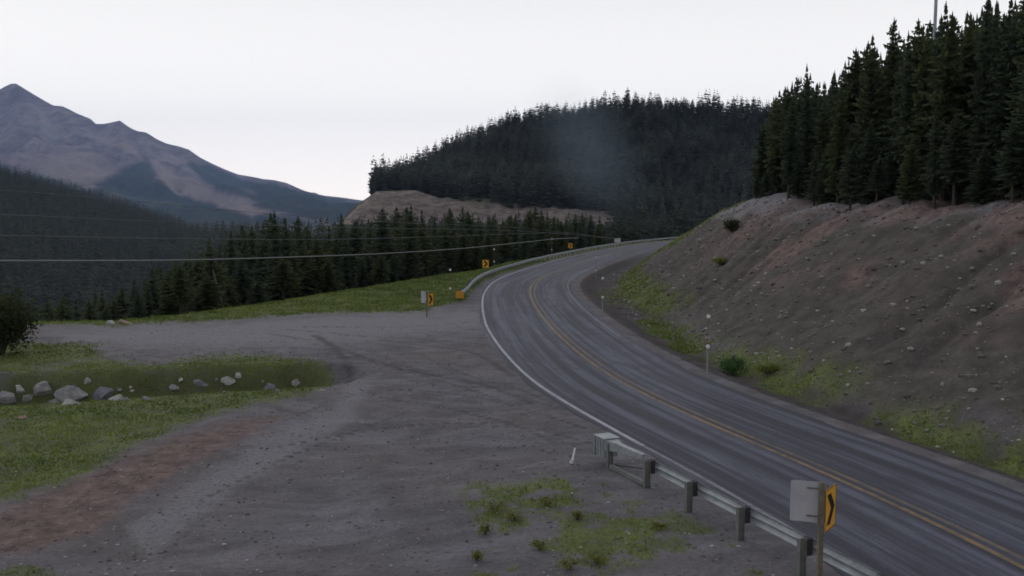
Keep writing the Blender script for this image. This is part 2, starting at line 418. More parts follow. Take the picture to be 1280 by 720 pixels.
for pts, w in (([(440, 440), (500, 460), (570, 474), (620, 486), (668, 506)], 0.30), ([(470, 452), (530, 470), (600, 492), (650, 512)], 0.18),
               ([(395, 420), (420, 436), (436, 455), (434, 475)], 0.35), ([(480, 425), (540, 432), (590, 440), (640, 470)], 0.25),
               ([(360, 412), (450, 420), (540, 424), (600, 430)], 0.22), ([(500, 500), (570, 512), (640, 530), (700, 560)], 0.22),
               ([(350, 560), (450, 540), (560, 530), (650, 528)], 0.16), ([(250, 625), (330, 585), (430, 545), (520, 510)], 0.12),
               ([(560, 458), (600, 476), (650, 486), (680, 500)], 0.16), ([(520, 440), (560, 462), (600, 490)], 0.14), ([(705, 512), (610, 484), (510, 458), (450, 444), (405, 428), (330, 417)], 0.16),
               ([(730, 535), (640, 506), (560, 492), (480, 486), (420, 500), (350, 530)], 0.15), ([(760, 560), (660, 536), (560, 528), (470, 536), (380, 562), (300, 600)], 0.15),
               ([(590, 402), (540, 408), (470, 410), (380, 408)], 0.2)):
    dark = np.maximum(dark, rut(pts, w) * (0.35 + 0.65 * n1))
dark = np.maximum(dark, right * np.exp(-((gt - 5.6) / 0.35) ** 2) * 0.7 * (n1 > 0.42))
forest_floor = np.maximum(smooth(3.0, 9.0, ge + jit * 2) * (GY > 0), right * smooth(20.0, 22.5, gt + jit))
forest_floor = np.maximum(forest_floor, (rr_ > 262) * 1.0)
u_all = 640 + F_PX * GX / np.maximum(GY, 1)
cut = (GY > 334) & (GY < 356) & (u_all > 380) & (u_all < 800)
cut = cut * smooth(334, 340, GY) * smooth(359, 350, GY + jit * 4)
clearing = np.exp(-(((u_all - 595) / 26) ** 2 + ((GY - 362) / 9) ** 2)) * (GY > 350)
swx, swy = (GX + 15.0) * 0.62, GY - 38.0
sweep_r = np.hypot(swx, swy) + (n3 - 0.5) * 1.5; sweep_a = np.arctan2(swx, swy)
shoulder = right * smooth(3.35, 3.6, gt) * smooth(7.4, 6.0, gt + jit * 0.5 - 1.6 * smooth(44, 60, GY)) * smooth(150, 110, GY)
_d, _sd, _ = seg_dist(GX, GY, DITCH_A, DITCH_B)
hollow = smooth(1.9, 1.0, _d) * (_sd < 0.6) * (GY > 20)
nA, nR = len(az), len(rad)
idx = np.arange(nA * nR).reshape(nR, nA)
Qd = np.stack([idx[:-1, :-1], idx[:-1, 1:], idx[1:, 1:], idx[1:, :-1]], -1).reshape(-1, 4)[:, ::-1]

mg, tg, bg_ = mat('ground_surface', 0.95, 0.15); n = NB(tg)
oc = n.coords('Object')
fine = n.noise(oc, 9.0, 6, 0.7); tiny = n.noise(oc, 26.0, 4, 0.75); mid = n.noise(oc, 1.1, 5, 0.6); big = n.noise(oc, 0.16, 4, 0.55)
def sweep(kr, ka, sc, det, dist):
    cv = n.node('ShaderNodeCombineXYZ'); n.link(n.math('MULTIPLY', n.attr('sweep_radius'), kr), cv.inputs[0]); n.link(n.math('MULTIPLY', n.attr('sweep_angle'), ka), cv.inputs[1])
    return n.noise(cv.outputs[0], sc, det, 0.62, dist)
stk = sweep(0.75, 8.0, 1.0, 6, 0.8); stk2 = sweep(1.2, 9.0, 1.0, 6, 0.7)
c = n.mix(n.ramp(mid, [(0.3, 0.0), (0.7, 1.0)]), (0.098, 0.092, 0.100), (0.165, 0.156, 0.168))
c = n.mix(n.ramp(stk, [(0.44, 0.0), (0.68, 0.8)]), c, (0.235, 0.225, 0.245))
c = n.mix(n.ramp(stk2, [(0.50, 0.0), (0.72, 0.65)]), c, (0.078, 0.072, 0.078))
c = n.mix(n.ramp(big, [(0.4, 0.0), (0.66, 0.45)]), c, (0.17, 0.145, 0.135))
soil = n.mix(n.ramp(mid, [(0.3, 0.0), (0.7, 1.0)]), (0.060, 0.053, 0.047), (0.132, 0.116, 0.103))
soil = n.mix(n.ramp(n.noise(oc, 3.1, 4, 0.7), [(0.5, 0.0), (0.72, 0.7)]), soil, (0.075, 0.072, 0.06))
c = n.mix(n.attr('bank'), c, soil)
c = n.mix(n.math('MULTIPLY', n.attr('pale'), 0.9), c, n.mix(fine, (0.17, 0.165, 0.18), (0.30, 0.285, 0.30)))
redc = n.mix(n.ramp(n.noise(oc, 1.9, 5, 0.7), [(0.35, 0.0), (0.65, 1.0)]), (0.095, 0.064, 0.058), (0.245, 0.172, 0.155))
c = n.mix(n.math('MULTIPLY', n.attr('red'), 0.95), c, redc)
c = n.mix(n.math('MULTIPLY', n.attr('shoulder'), 0.95), c, n.mix(n.ramp(mid, [(0.35, 0), (0.65, 1)]), (0.046, 0.038, 0.038), (0.088, 0.074, 0.074)))
c = n.mix(n.math('MULTIPLY', n.attr('dark'), 0.9), c, (0.055, 0.05, 0.055))
c = n.mix(n.ramp(fine, [(0.30, 0.55), (0.5, 0.0)]), c, (0.06, 0.055, 0.055))
c = n.mix(n.ramp(fine, [(0.60, 0.0), (0.72, 0.65)]), c, (0.30, 0.285, 0.28))
c = n.mix(n.ramp(tiny, [(0.60, 0.0), (0.70, 0.5)]), c, (0.33, 0.315, 0.31))
c = n.mix(n.ramp(tiny, [(0.32, 0.5), (0.42, 0.0)]), c, (0.05, 0.046, 0.046))
gc = n.mix(n.ramp(n.noise(oc, 0.7, 5, 0.65), [(0.3, 0.0), (0.7, 1.0)]), (0.082, 0.106, 0.034), (0.190, 0.225, 0.064))
gc = n.mix(n.ramp(fine, [(0.35, 0.6), (0.6, 0.0)]), gc, (0.06, 0.07, 0.03))
gfac = n.math('MULTIPLY', n.attr('grass'), n.ramp(n.noise(oc, 2.6, 4, 0.7), [(0.25, 0.35), (0.55, 1.0)]))
c = n.mix(gfac, c, gc)
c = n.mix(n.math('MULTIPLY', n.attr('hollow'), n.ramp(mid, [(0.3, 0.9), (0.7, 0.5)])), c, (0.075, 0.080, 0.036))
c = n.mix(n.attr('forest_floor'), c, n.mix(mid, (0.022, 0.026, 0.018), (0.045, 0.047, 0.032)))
cutc = n.mix(n.ramp(n.noise(n.coords('Object', (0.15, 0.15, 0.5)), 1.5, 5, 0.7), [(0.35, 0.0), (0.65, 1.0)]), (0.12, 0.095, 0.085), (0.31, 0.255, 0.225))
c = n.mix(n.attr('cut'), c, cutc)
c = n.mix(n.attr('clearing'), c, (0.09, 0.12, 0.04))
n.link(c, bg_.inputs['Base Color'])
hgt = n.math('ADD', n.math('MULTIPLY', fine, 0.5), n.math('MULTIPLY', mid, 0.8))
n.bump(hgt, bg_, 0.65, 0.10)
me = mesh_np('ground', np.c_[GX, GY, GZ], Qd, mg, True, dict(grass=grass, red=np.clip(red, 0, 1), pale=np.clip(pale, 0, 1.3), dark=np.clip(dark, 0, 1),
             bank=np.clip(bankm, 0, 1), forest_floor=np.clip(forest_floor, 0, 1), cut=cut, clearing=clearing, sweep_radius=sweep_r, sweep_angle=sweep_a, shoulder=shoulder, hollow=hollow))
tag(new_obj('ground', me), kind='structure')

# ------------------------------------------------------------------ road and its painted lines
LW = [(0, 3.45), (30, 3.45), (54, 3.95), (75, 3.95), (100, 4.1), (400, 4.1)]
keep = (CL[:, 1] > -58) & (CL[:, 0] < 215)
RC, RN, RSg = CL[keep], CN[keep], CS[keep]
fy_ = np.where(RC[:, 1] > 0, np.minimum(RC[:, 1] + np.maximum(RC[:, 0] - 40, 0), 400), 0)
lw = interp(fy_, LW)
def ribbon(name, a, b, z, m, ncross=1, wob=0.0, sel=None, phase=0.0):
    P, N, s_ = RC, RN, RSg
    a = np.broadcast_to(a, (len(P),)); b = np.broadcast_to(b, (len(P),))
    rows = []; uv = []
    ragged_a = (vnoise(s_ * 0.9 + phase, s_ * 0, 5) - 0.5) * wob; ragged_b = (vnoise(s_ * 0.9 + phase, s_ * 0, 6) - 0.5) * wob
    for k in range(ncross + 1):
        f = k / ncross; o = a * (1 - f) + b * f + ragged_a * (k == 0) + ragged_b * (k == ncross)
        rows.append(np.c_[P + N * o[:, None], np.full(len(P), z)]); uv.append(np.c_[s_, o])
    V = np.stack(rows, 1).reshape(-1, 3); UV = np.stack(uv, 1).reshape(-1, 2); w = ncross + 1
    i = np.arange(len(P) - 1)[:, None] * w + np.arange(ncross)[None]
    Q = np.stack([i, i + 1, i + w + 1, i + w], -1).reshape(-1, 4)
    if sel is not None: Q = Q[sel(s_[:-1]).repeat(ncross)]
    me = mesh_np(name, V, Q, m, True, dict(along=UV[:, 0], across=UV[:, 1]))
    return tag(new_obj(name, me), kind='structure')
def road_mat(name, paint=None, wear=0.5):
    m, t, b = mat(name, 0.78, 0.28); n = NB(t)
    al, ac = n.attr('along'), n.attr('across')
    cv = n.node('ShaderNodeCombineXYZ'); n.link(n.math('MULTIPLY', al, 0.04), cv.inputs[0]); n.link(n.math('MULTIPLY', ac, 2.2), cv.inputs[1])
    st = n.noise(cv.outputs[0], 1.0, 5, 0.65, 0.3)
    cv2 = n.node('ShaderNodeCombineXYZ'); n.link(n.math('MULTIPLY', al, 0.12), cv2.inputs[0]); n.link(n.math('MULTIPLY', ac, 5.0), cv2.inputs[1])
    st2 = n.noise(cv2.outputs[0], 1.0, 4, 0.7, 0.5)
    oc = n.coords('Object'); fine = n.noise(oc, 14, 5, 0.7); mid = n.noise(oc, 0.5, 4, 0.6)
    c = n.mix(n.ramp(mid, [(0.3, 0), (0.7, 1)]), (0.102, 0.106, 0.146), (0.138, 0.143, 0.190))
    # wheel paths polished paler, oil strips darker
    w = n.math('COSINE', n.math('MULTIPLY', ac, 3.5))
    c = n.mix(n.ramp(w, [(0.0, 0.0), (0.9, 0.38)]), c, (0.068, 0.068, 0.080))
    c = n.mix(n.ramp(st, [(0.44, 0.0), (0.58, 0.85)]), c, (0.046, 0.046, 0.056))
    c = n.mix(n.ramp(st, [(0.28, 0.7), (0.44, 0.0)]), c, (0.165, 0.165, 0.182))
    c = n.mix(n.ramp(st2, [(0.56, 0.0), (0.70, 0.6)]), c, (0.05, 0.05, 0.058))
    c = n.mix(n.ramp(fine, [(0.36, 0.4), (0.5, 0.0)]), c, (0.04, 0.04, 0.045))
    cv3 = n.node('ShaderNodeCombineXYZ'); n.link(n.math('MULTIPLY', al, 0.35), cv3.inputs[0]); n.link(n.math('MULTIPLY', ac, 1.3), cv3.inputs[1])
    bl_ = n.noise(cv3.outputs[0], 1.0, 6, 0.7, 0.8)
    c = n.mix(n.ramp(bl_, [(0.50, 0.0), (0.64, 0.65)]), c, (0.055, 0.055, 0.068))
    if paint:
        wn_ = n.noise(oc, 3.3, 6, 0.75)
        f = n.ramp(n.math('ADD', n.math('MULTIPLY', wn_, 0.6), n.math('MULTIPLY', mid, 0.4)), [(wear - 0.12, 1.0), (wear + 0.10, 0.25)])
        c = n.mix(f, c, n.mix(fine, tuple(v * 0.7 for v in paint), paint))
    n.link(c, b.inputs['Base Color']); n.bump(fine, b, 0.25, 0.01)
    return m
m_asph = road_mat('asphalt')
WHITE_FROM = float(RSg[np.argmin(np.abs(RC[:, 1] - 26.5) + np.abs(RC[:, 0] - 7))])
RIGHT_LINE = (float(RSg[np.argmin(np.abs(RC[:, 1] - 48) + np.abs(RC[:, 0] - 3))]), float(RSg[np.argmin(np.abs(RC[:, 1] - 112) + np.abs(RC[:, 0] - 8))]))
ribbon('road', -(lw + 0.32), 3.5, 0.012, m_asph, 16, 0.22)
ribbon('white_edge_line', -(lw + 0.07), -(lw - 0.08), 0.017, road_mat('white_paint', (0.50, 0.50, 0.54), 0.58), sel=lambda q: q > WHITE_FROM)
ribbon('white_edge_line', -(lw + 0.06), -(lw - 0.06), 0.017, road_mat('dusty_white_paint', (0.36, 0.36, 0.385), 0.50), sel=lambda q: q <= WHITE_FROM, phase=17)
ribbon('white_edge_line', 3.02, 3.14, 0.017, road_mat('faded_white_paint', (0.30, 0.30, 0.33), 0.50), phase=40, sel=lambda q: (q > RIGHT_LINE[0]) & (q < RIGHT_LINE[1]))
ribbon('white_edge_line', 3.03, 3.12, 0.017, road_mat('nearly_gone_white_paint', (0.24, 0.24, 0.26), 0.42), phase=60, sel=lambda q: (q <= RIGHT_LINE[0]) | (q >= RIGHT_LINE[1]))
m_yel = road_mat('yellow_paint', (0.36, 0.245, 0.13), 0.49)
ribbon('yellow_centre_line', -0.25, -0.09, 0.017, m_yel)
ribbon('yellow_centre_line', 0.09, 0.24, 0.017, road_mat('worn_yellow_paint', (0.29, 0.215, 0.14), 0.46), phase=90)

# ------------------------------------------------------------------ the mountain
mu = np.arange(-900, 700, 3.0); D_M = 9000.0
SIL = [(-900, 330), (-500, 250), (-200, 185), (-90, 150), (0, 120.5), (14, 112), (24, 107.5), (30, 107.5), (42, 115), (60, 126), (74, 134), (86, 135), (104, 144), (120, 150.5),
       (126, 156.5), (136, 156.5), (148, 154), (156, 152.5), (166, 160), (176, 165), (188, 167), (202, 176), (214, 181), (228, 184), (240, 188), (254, 198), (268, 205),
       (282, 211.5), (300, 218.5), (316, 221), (330, 224), (345, 225.5), (360, 229), (380, 238), (404, 244.5), (425, 246.5), (450, 250), (520, 262), (700, 280)]
dep = np.r_[np.linspace(3600, D_M, 190), np.linspace(9080, 12500, 30)]
MU, MD = np.meshgrid(mu, dep)
ZS = EYE + (260 - interp(MU, SIL)) / F_PX * D_M
MX = (MU - 640) / F_PX * MD
pz = np.clip((MD - 3600) / (D_M - 3600), 0, 1)
prof = 0.25 * pz + 0.30 * pz ** 2 + 0.45 * pz ** 4
MZ = -90 + (ZS + 90) * prof
rid = 1 - np.abs(2 * fbm(MX * 0.0016 + MD * 0.0004, MD * 0.0007, 5, 81) - 1)
rid2 = 1 - np.abs(2 * fbm(MX * 0.005, MD * 0.0022, 4, 85) - 1)
MZ = MZ + (rid - 0.75) * 620 * np.clip(pz * (1 - pz) * 3.4, 0, 1) + (rid2 - 0.7) * 70 * np.clip((1 - pz) * 6, 0, 1) * pz
MZ = np.maximum(np.where(MD > D_M, MZ - (MD - D_M) * 0.45, MZ), -200)
c_, s_ = math.cos(PITCH), math.sin(PITCH)
mpx, mpv = project(MX, MD, MZ)
mn = fbm(MX * 0.004, MD * 0.0012, 5, 91); mn2 = fbm(MX * 0.012, MD * 0.004, 4, 93)
uj = mpx + (mn - 0.5) * 30; vj = mpv + (mn2 - 0.5) * 12 + (mn - 0.5) * 14
treeline = interp(mpx, [(-400, 190), (0, 206), (60, 222), (108, 238), (140, 222), (165, 204), (182, 198), (200, 212), (216, 232), (245, 240), (300, 262), (400, 280)])
wood = smooth(-5, 5, vj - treeline)
wood = np.maximum(wood, poly_mask(uj, vj, [(236, 203), (262, 207), (300, 222), (350, 231), (420, 247), (520, 258), (520, 300), (345, 266), (300, 246), (255, 226)], 4))
slide = poly_mask(uj, vj, [(186, 200), (205, 205), (225, 222), (262, 234), (300, 250), (338, 264), (318, 272), (285, 262), (250, 250), (215, 238), (196, 222)], 4)
wood = wood * (1 - slide)
scree = np.max([poly_mask(uj, vj, q, 2.5) for q in ([(40, 128), (50, 136), (64, 158), (84, 172), (92, 178), (72, 174), (52, 156)], [(66, 150), (74, 158), (84, 168), (78, 168)], [(0, 200), (40, 194), (90, 186), (130, 196), (150, 206), (110, 208), (40, 210)],
    [(120, 168), (150, 176), (168, 188), (176, 198), (158, 192), (134, 182)], [(196, 186), (222, 194), (240, 204), (222, 206), (204, 198)], [(300, 236), (320, 240), (336, 248), (320, 248)])], axis=0) * 0.75
wood = wood * (1 - 0.5 * scree)
tan = np.clip(np.maximum(slide, poly_mask(uj, vj, [(30, 215), (70, 200), (110, 208), (150, 205), (178, 200), (150, 214), (118, 238), (80, 228)], 7) * 0.8), 0, 1)
tan = np.maximum(tan, scree); tan = np.maximum(tan, 0.6 * smooth(0.62, 0.42, rid) * (1 - wood) * smooth(130, 170, mpv))
snow = np.maximum(poly_mask(uj, vj, [(48, 158), (56, 160), (68, 170), (80, 174), (72, 178), (58, 173)], 2), poly_mask(uj, vj, [(-8, 174), (6, 176), (4, 182), (-8, 182)], 2))
meadow = poly_mask(uj, vj, [(128, 236), (150, 240), (190, 250), (235, 254), (235, 260), (180, 257), (130, 246)], 2) * (mn2 > 0.5)
mm, tm, bm_ = mat('mountain_rock', 0.95, 0.1); n = NB(tm)
oc = n.coords('Object', (1, 0.4, 1))
f1 = n.noise(oc, 0.0052, 10, 0.78); f2 = n.noise(n.coords('Object', (1.0, 0.25, 0.5)), 0.012, 5, 0.65, 0.8)
c = n.mix(n.ramp(f1, [(0.36, 0.0), (0.64, 1.0)]), (0.13, 0.105, 0.125), (0.40, 0.325, 0.33))
c = n.mix(n.ramp(f2, [(0.46, 0.0), (0.64, 0.75)]), c, (0.10, 0.082, 0.105))
c = n.mix(n.attr('tan'), c, n.mix(f1, (0.30, 0.235, 0.22), (0.48, 0.39, 0.36)))
c = n.mix(n.math('MULTIPLY', n.attr('snow'), 0.6), c, (0.40, 0.40, 0.43))
c = n.mix(n.attr('wood'), c, n.mix(n.ramp(n.noise(oc, 0.03, 4, 0.7), [(0.3, 0), (0.7, 1)]), (0.022, 0.036, 0.030), (0.055, 0.075, 0.058)))
c = n.mix(n.math('MULTIPLY', n.attr('meadow'), 0.8), c, (0.11, 0.13, 0.07))
n.link(c, bm_.inputs['Base Color']); n.bump(f1, bm_, 0.9, 60.0)
i0 = np.arange(MU.size).reshape(MU.shape)
Qm = np.stack([i0[:-1, :-1], i0[:-1, 1:], i0[1:, 1:], i0[1:, :-1]], -1).reshape(-1, 4)
me = mesh_np('mountain', np.c_[MX.ravel(), MD.ravel(), MZ.ravel()], Qm, mm, True, dict(tan=tan.ravel(), wood=np.clip(wood, 0, 1).ravel(), snow=snow.ravel(), meadow=meadow.ravel()))
tag(new_obj('mountain', me), kind='structure')

# ------------------------------------------------------------------ air between here and the mountain
mh = bpy.data.materials.new('haze_air'); mh.use_nodes = True; t = mh.node_tree; t.nodes.clear()
pv = t.nodes.new('ShaderNodeVolumePrincipled'); out = t.nodes.new('ShaderNodeOutputMaterial')
pv.inputs['Color'].default_value = (0.40, 0.58, 1.0, 1); pv.inputs['Density'].default_value = 5.3e-5
t.links.new(pv.outputs[0], out.inputs['Volume'])
hb = MB().box((0, 0, 0), (30000, 26000, 1620)).build('haze', mh)
hb.location = (0, 0, 810 - 330); tag(hb, kind='stuff')

# ================================================================== TREES
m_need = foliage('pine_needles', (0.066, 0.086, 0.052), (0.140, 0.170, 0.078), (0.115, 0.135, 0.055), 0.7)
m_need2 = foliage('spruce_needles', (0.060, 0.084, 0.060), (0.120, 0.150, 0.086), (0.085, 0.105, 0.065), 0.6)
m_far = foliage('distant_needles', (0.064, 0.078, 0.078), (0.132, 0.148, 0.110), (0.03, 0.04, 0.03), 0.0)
m_bark = simple('pine_bark', (0.105, 0.085, 0.072), 0.5, 5.0, 0.95, 0.1)
m_dead = simple('grey_dead_wood', (0.12, 0.112, 0.108), 0.4, 4.0, 0.95, 0.1)

def crown_mesh(name, h, base, R, rows, nb, seed, m, sub=3, ragged=0.35, lean=0.0, wk=1.0, pw=0.72):
    """conifer crown: whorls of drooping boughs, each bough a row of ragged needle fans"""
    r = random.Random(seed); V = []; T = []; tone = []
    gap = [r.uniform(0.0, 2 * math.pi) for _ in range(3)]
    for i in range(rows):
        f = (i + r.uniform(-0.35, 0.35)) / rows
        f = min(max(f, 0.0), 0.985); z = base + (h - base) * f
        env = (1 - f) ** pw * (0.55 + 0.45 * min(1, f * 5 + 0.25)) * min(1, (1 - f) * 4.5 + 0.08)
        k = max(3, int(nb * (0.55 + 0.45 * (1 - f)) + r.random()))
        a0 = r.uniform(0, 6.3)
        for j in range(k):
            a = a0 + 6.283 * j / k + r.uniform(-0.35, 0.35)
            L = R * env * r.uniform(1 - ragged, 1 + ragged * 0.6) + 0.06
            if r.random() < 0.07: L *= 0.4
            droop = r.uniform(-0.05, 0.38) - 0.5 * f
            ca, sa = math.cos(a), math.sin(a); tn = min(1, max(0, r.gauss(0.42, 0.24)))
            prev = 0.0
            for q in range(sub):
                d0, d1 = L * (q * 0.8) / sub, L * min(1.0, (q + 1.3) / sub)
                w = wk * (0.20 + 0.13 * R) * (1.0 - 0.55 * q / sub) * r.uniform(0.6, 1.25) * (0.35 + 0.65 * env)
                z0 = z - droop * d0 + r.uniform(-0.05, 0.05); z1 = z - droop * d1 * 1.1 + r.uniform(-0.12, 0.10)
                o = len(V); tw = r.uniform(-0.5, 0.5) * w
                V += [(ca * d0, sa * d0, z0 + 0.04), (ca * (d0 + d1) * 0.55 - sa * w, sa * (d0 + d1) * 0.55 + ca * w, (z0 + z1) / 2 - 0.10 + tw),
                      (ca * d1, sa * d1, z1), (ca * (d0 + d1) * 0.55 + sa * w, sa * (d0 + d1) * 0.55 - ca * w, (z0 + z1) / 2 - 0.10 - tw)]
                T += [(o, o + 1, o + 2), (o, o + 2, o + 3)]
                tt = min(1, max(0, tn + r.uniform(-0.2, 0.25))); tone += [tt * 0.8, tt, tt, tt]
                if sub > 2:      # hanging tuft
                    o = len(V); dm = (d0 + d1) / 2; hh = w * r.uniform(0.7, 1.5)
                    V += [(ca * d0, sa * d0, z0), (ca * d1, sa * d1, z1), (ca * dm + sa * tw, sa * dm - ca * tw, (z0 + z1) / 2 - hh)]
                    T += [(o, o + 1, o + 2)]; tone += [tt, tt, tt * 0.7]
    o = len(V); s = 0.05 + R * 0.05     # leading shoot
    V += [(s, 0, h - 0.5), (-s * 0.5, s, h - 0.55), (-s * 0.5, -s, h - 0.5), (0, 0, h + 0.1)]; T += [(o, o + 1, o + 3), (o + 1, o + 2, o + 3), (o + 2, o, o + 3)]; tone += [0.5] * 4
    V = np.array(V); V[:, 0] += lean * (V[:, 2] / h) ** 2
    return V, np.array(T), np.array(tone)
def trunk_mesh(name, h, r0, m, seed, lean=0.0, stubs=6):
    r = random.Random(seed); mb = MB(); pts = []; rr = []
    for i in range(7):
        f = i / 6; pts.append((lean * f * f + r.uniform(-0.03, 0.03), r.uniform(-0.03, 0.03), -0.5 + (h + 0.4) * f)); rr.append(r0 * (1.25 - f * 0.25 if i == 0 else 1 - 0.93 * f))
    mb.tube(pts, rr, 7)
    for i in range(stubs):
        z = r.uniform(0.08, 0.42) * h; a = r.uniform(0, 6.28); L = r.uniform(0.3, 0.9)
        mb.tube([(0, 0, z), (math.cos(a) * L, math.sin(a) * L, z - 0.1 * L)], [0.022, 0.008], 4)
    me = bpy.data.meshes.new(name); me.from_pydata(mb.v, [], mb.f); me.materials.append(m); return me
VARIANTS = []
for i, (base, R, rows, nb, rag, ln, pw) in enumerate([(0.12, 1.45, 32, 11, 0.50, 0, 0.66), (0.28, 1.35, 29, 10, 0.62, 0.25, 0.5), (0.36, 1.25, 27, 10, 0.68, -0.2, 0.45),
                                                 (0.08, 1.70, 36, 11, 0.45, 0, 0.75), (0.44, 1.35, 24, 10, 0.7, 0.3, 0.42), (0.18, 1.10, 32, 10, 0.55, -0.2, 0.6), (0.32, 1.6, 27, 11, 0.7, 0.15, 0.48)]):
    V, T, tn = crown_mesh('crown', 10.0, base * 10, R, rows, nb, 100 + i, None, 3, rag, ln, 0.85, pw)
    VARIANTS.append((mesh_np('crown', V, T, (m_need, m_need2)[i % 2], False, dict(tone=tn)), trunk_mesh('trunk', 9.6, 0.15, m_bark, 200 + i, ln)))
PROTO = []
for cm, tm_ in VARIANTS:
    PROTO.append((cm, tm_))
n_tree = 0
def place_tree(x, y, h, var, label, group, wide=1.0, rz=None, cat='conifer tree', name='conifer_tree'):
    global n_tree
    e = thing(name, label, cat, (x, y, gz(x, y) - 0.1), random.uniform(0, 6.28) if rz is None else rz, group)
    cm, tm_ = PROTO[var]
    s = h / 10.0; w = wide * (0.45 + 0.55 * s) if s > 1 else wide * s ** 0.5
    e.scale = (w, w, s)
    new_obj('trunk', tm_, e); new_obj('crown', cm, e); n_tree += 1
    return e
# stand on the cut bank ---------------------------------------------------
BT = 'conifers standing above the cut bank'
taken = []
def free(x, y, dmin):
    for a, b in taken:
        if (a - x) ** 2 + (b - y) ** 2 < dmin * dmin: return False
    taken.append((x, y)); return True
SKY_R = [(940, 128), (958, 122), (975, 106), (990, 92), (1003, 80), (1020, 98), (1035, 84), (1060, 62), (1082, 48), (1095, 66), (1110, 27), (1122, 44), (1140, 28), (1160, 24), (1170, 6),
         (1185, 22), (1205, 16), (1218, -8), (1245, 4), (1260, -6), (1300, -20), (1400, -40), (1700, -90)]
def bank_height(u, x, y, jitter=0.0):
    """height that lets the tree end near the skyline of its neighbours"""
    top = EYE + (260 - (interp(u, SKY_R) + jitter)) / F_PX * y
    return top - gz(x, y)
special = [(1003, 82, 0, 'slender conifer with the tallest spire at the left end of the bank stand', 5, 0.75),
           (1110, 27, 0.0, 'ragged tall conifer breaking the skyline well left of the thin mast', 2, 0.85),
           (1140, 27, 0.0, 'bushy topped conifer directly left of the thin mast', 6, 0.9),
           (1170, 7, 0.0, 'sharp pointed dark conifer directly right of the thin mast', 3, 0.85),
           (1218, -14, 0.0, 'thin tall conifer whose top leaves the frame right of the mast', 5, 0.7),
           (1082, 47, 0.0, 'broad dark conifer with a rounded tip in the rising skyline above the bank', 0, 1.0),
           (1245, 2, 0.0, 'tall narrow conifer near the right end of the skyline above the bank', 1, 0.8)]
def bank_point(u, off):
    """point whose picture column is u and whose distance from the road centre is off"""
    ys = np.linspace(12, 240, 1800); xs = (u - 640) / F_PX * ys
    tt = lookup(RT, xs, ys); k = np.nonzero(tt > off)[0]
    k = k[0] if len(k) else int(np.argmax(tt))
    return xs[k], ys[k]
for u, v, _, lab, var, wd in special:
    x, y = bank_point(u, random.uniform(21.5, 24)); free(x, y, 0.1)
    place_tree(x, y, EYE + (260 - v) / F_PX * y - gz(x, y), var, lab, BT, wd)
cnt = 0
for row, (off, du, lab) in enumerate([(19.8, 12, 'young conifer on the very brink of the cut bank'),
                                      (21.6, 13, 'dark conifer in the second row above the cut bank'),
                                      (24.2, 15, 'dark conifer in the third row above the cut bank'),
                                      (27.6, 17, 'dark conifer in the rearmost row above the cut bank')]):
    u = 948 + row * 5; du = du * (1.0 if row == 0 else 0.88)
    while u < 1420:
        uu = u + random.uniform(-5, 5)
        x, y = bank_point(uu, off + random.uniform(-0.8, 1.2))
        if free(x, y, 1.0):
            if row == 0: h = random.choice((0.28, 0.38, 0.5, 0.8)) * random.uniform(0.85, 1.15) * bank_height(uu, x, y)
            else: h = bank_height(uu, x, y, random.uniform(2, 34) if row < 3 else random.uniform(0, 22))
            if 2.0 < h < 22:
                side = ' left of the mast' if uu < 1156 else ' right of the mast'
                place_tree(x, y, h, random.choice((0, 1, 2, 3, 4, 5, 6) if row else (0, 1, 3, 5)), lab + side, BT, random.uniform(0.8, 1.15)); cnt += 1
        u += du * random.uniform(0.75, 1.25)
# trees rising from the valley behind the grass --------------------------
VT = 'conifers rising from the valley behind the grassy edge'
VTOP = [(0, 378), (120, 362), (170, 345), (205, 322), (235, 306), (262, 292), (290, 280), (310, 272), (345, 262), (380, 268), (400, 264), (440, 264), (470, 258), (510, 252), (530, 258), (570, 255), (620, 260), (665, 256), (700, 262), (720, 256), (760, 268), (830, 288)]
def edge_point(u, off):
    ys = np.linspace(40, 285, 1200); xs = (u - 640) / F_PX * ys
    ee = lookup(RE, xs, ys); k = np.nonzero(ee > off)[0]
    k = k[0] if len(k) else len(ys) - 1
    return xs[k], ys[k]
vt = [(345, 262, 'tall conifer topping the valley trees left of the rock cut', 5), (512, 254, 'slender conifer standing up before the pale rock cut', 5),
      (477, 258, 'thin conifer whose tip crosses the left end of the rock cut', 1), (262, 296, 'leftmost tall conifer of the valley trees beside the far blue slope', 0)]
for u, v, lab, var in vt:
    x, y = edge_point(u, random.uniform(7, 10)); free(x, y, 0.1)
    place_tree(x, y, EYE + (260 - v) / F_PX * y - gz(x, y), var, lab, VT, 1.3)
for off, du, jl, jh, lab in [(7, 15, 28, 90, 'small conifer closest behind the grassy edge'), (13, 14, 6, 60, 'dark conifer in the near rows of valley trees'),
                    (22, 15, 2, 36, 'dark conifer in the middle rows of valley trees'), (36, 17, 0, 26, 'dark conifer in the back rows of valley trees')]:
    u = 60 if off < 30 else 150
    while u < 800:
        uu = u + random.uniform(-5, 5)
        x, y = edge_point(uu, off + random.uniform(-2, 4))
        if free(x, y, 1.6):
            v = interp(uu, VTOP) + random.uniform(jl, jh) * (0.35 + 0.65 * smooth(760, 300, uu)) * 0.9 * (0.3 + 0.7 * smooth(180, 280, uu))
            h = EYE + (260 - v) / F_PX * y - gz(x, y)
            side = ' left of the chevron signs' if uu < 530 else ' behind the long guardrail'
            if 3.0 < h < 26: place_tree(x, y, h, random.randrange(7), lab + side, VT, random.uniform(1.0, 1.55))
        u += du * random.uniform(0.6, 1.4) * (1.0 if uu < 560 else 1.25)
print('TREES', n_tree)

